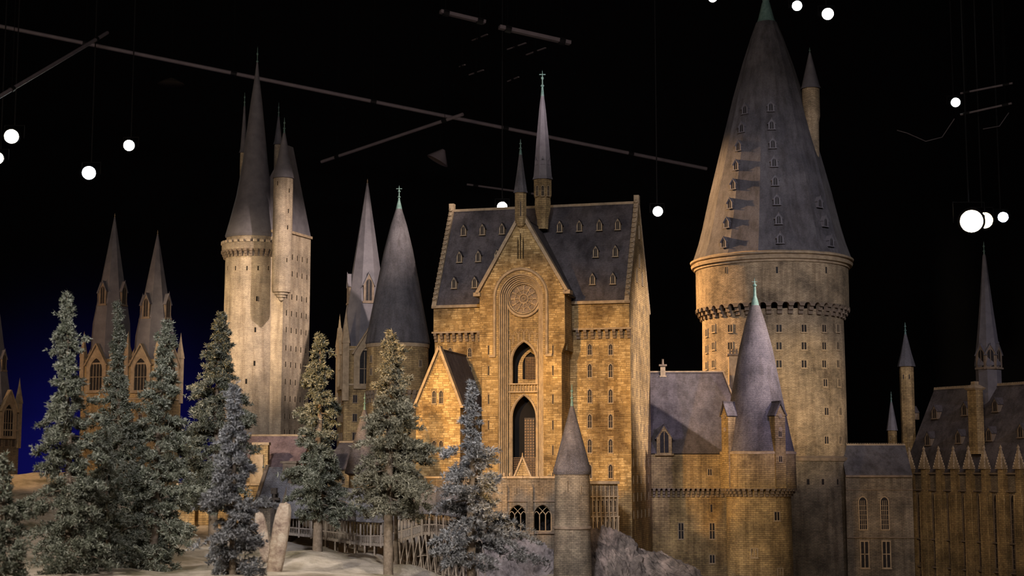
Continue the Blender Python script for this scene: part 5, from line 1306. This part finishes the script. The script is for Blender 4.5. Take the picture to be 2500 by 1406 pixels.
def rail(x0, y0, Y0, x1, y1, Y1, rpx, label, name='rigging_pipe', flat=False, mat='rail', hang=2):
    a, b = P(x0, y0, Y0), P(x1, y1, Y1); o = empty(name, a, 0, label, 'pipe'); r = rpx*Y0/F; mb = MB(); d = b-a
    if flat: mb.bar((0, 0, 0), d, r*2, r*1.2)
    else: mb.pipe([(0, 0, 0), d*.5, d], r, 10)
    mb.build('pipe', M[mat], o, smooth=None if flat else 50)
    for k in range(hang):
        f = .12+.76*k/max(1, hang-1) if hang > 1 else .5
        p = d*f; mb = MB(); mb.lathe([(r*1.7, -r*1.2), (r*1.7, r*1.2)], 8, (p.x, p.y)) ; mb2 = MB(); mb2.pipe([(p.x, p.y, p.z), (p.x, p.y, 12.5-a.z)], .005, 5); mb2.build('hanger', M['black'], o)
        mb3 = MB(); mb3.pipe([p-d.normalized()*.05, p+d.normalized()*.05], r*1.35, 8); mb3.build('clamp', M['can'], o)
rail(-30, 58, 23.5, 1725, 412, 27.5, 5.2, 'long mauve pipe crossing the dark ceiling from upper left', hang=5)
rail(-10, 241, 19, 262, 80, 23.3, 5.5, 'bright short pipe crossing the long pipe at upper left')
rail(785, 395, 27, 1130, 279, 25.0, 4.0, 'dim brown pipe crossing the long pipe above the tall tower')
rail(1075, 28, 24, 1184, 54, 24.3, 7, 'dim flat beam at top centre, the left piece', 'ceiling_beam', True)
rail(1219, 66, 24, 1392, 105, 24.4, 7.5, 'brown flat beam at top centre, the right piece', 'ceiling_beam', True)
for i, (x0, y0, x1, y1, lab) in enumerate(((1153, 99, 1190, 84, 'left of the two nearest the beam'), (1239, 121, 1284, 105, 'middle one below the flat beam'), (1285, 134, 1332, 117, 'right one below the flat beam'), (1122, 163, 1135, 158, 'tiny one at far left of the group'), (1146, 183, 1180, 171, 'left one above the hall'), (1240, 199, 1266, 188, 'lowest one left of the ridge spire'))):
    rail(x0, y0, 26, x1, y1, 25.6, 2.0, 'thin lit ceiling bar, '+lab, 'ceiling_bar', True, hang=1)
rail(2345, 228, 23, 2472, 203, 22.5, 2.5, 'upper of two thin bright rails at upper right', 'ceiling_bar', hang=2)
rail(2345, 280, 23, 2470, 252, 22.5, 2.5, 'lower of two thin bright rails at upper right', 'ceiling_bar', hang=2)
rail(1140, 450, 28, 1310, 474, 28.5, 2.5, 'thin reddish bar behind the small gable turret', 'ceiling_bar', hang=2)
# cables drooping at right
for pts, lab in (([(2330, 290), (2300, 335), (2260, 345), (2215, 325), (2190, 318)], 'longer cable sagging below the two rails at upper right'), ([(2463, 275), (2440, 308), (2400, 315)], 'short cable sagging at the right of the two rails')):
    c = P(*pts[0], 23); mb = MB(); mb.pipe([P(x, y, 23)-c for x, y in pts], .006, 6); tag(mb.build('sagging_cable', M['rail'], None, c, smooth=60), lab, 'cable')
# loudspeaker-like cone lamp shade near centre and a shallow dish fitting
c = P(1075, 380, 26); mb = MB(); mb.lathe([(.03, .12), (.20, -.10), (.205, -.11), (.18, -.10), (.02, .10)], 20); o = empty('reflector_shade', c, 0, 'dim pinkish conical lamp shade in the dark above the hall', 'lamp'); mb.build('shade', M['rail'], o, rot=(0, .5, 0), smooth=40)
mb = MB(); mb.pipe([(0, 0, .1), (0, 0, 12.5-c.z)], .006, 5); mb.build('hanging_pole', M['black'], o)
c = P(418, 208, 25); o = empty('ceiling_dish', c, 0, 'dim brown shallow dish light under the long pipe at upper left', 'lamp')
mb = MB(); mb.lathe([(0, 0), (.18, .0), (.22, .02), (.12, .08), (.03, .12)], 24); mb.build('dish', M['wood_dark'], o, smooth=40); mb = MB(); mb.pipe([(0, 0, .1), (0, 0, 12.5-c.z)], .006, 5); mb.build('hanging_pole', M['black'], o)
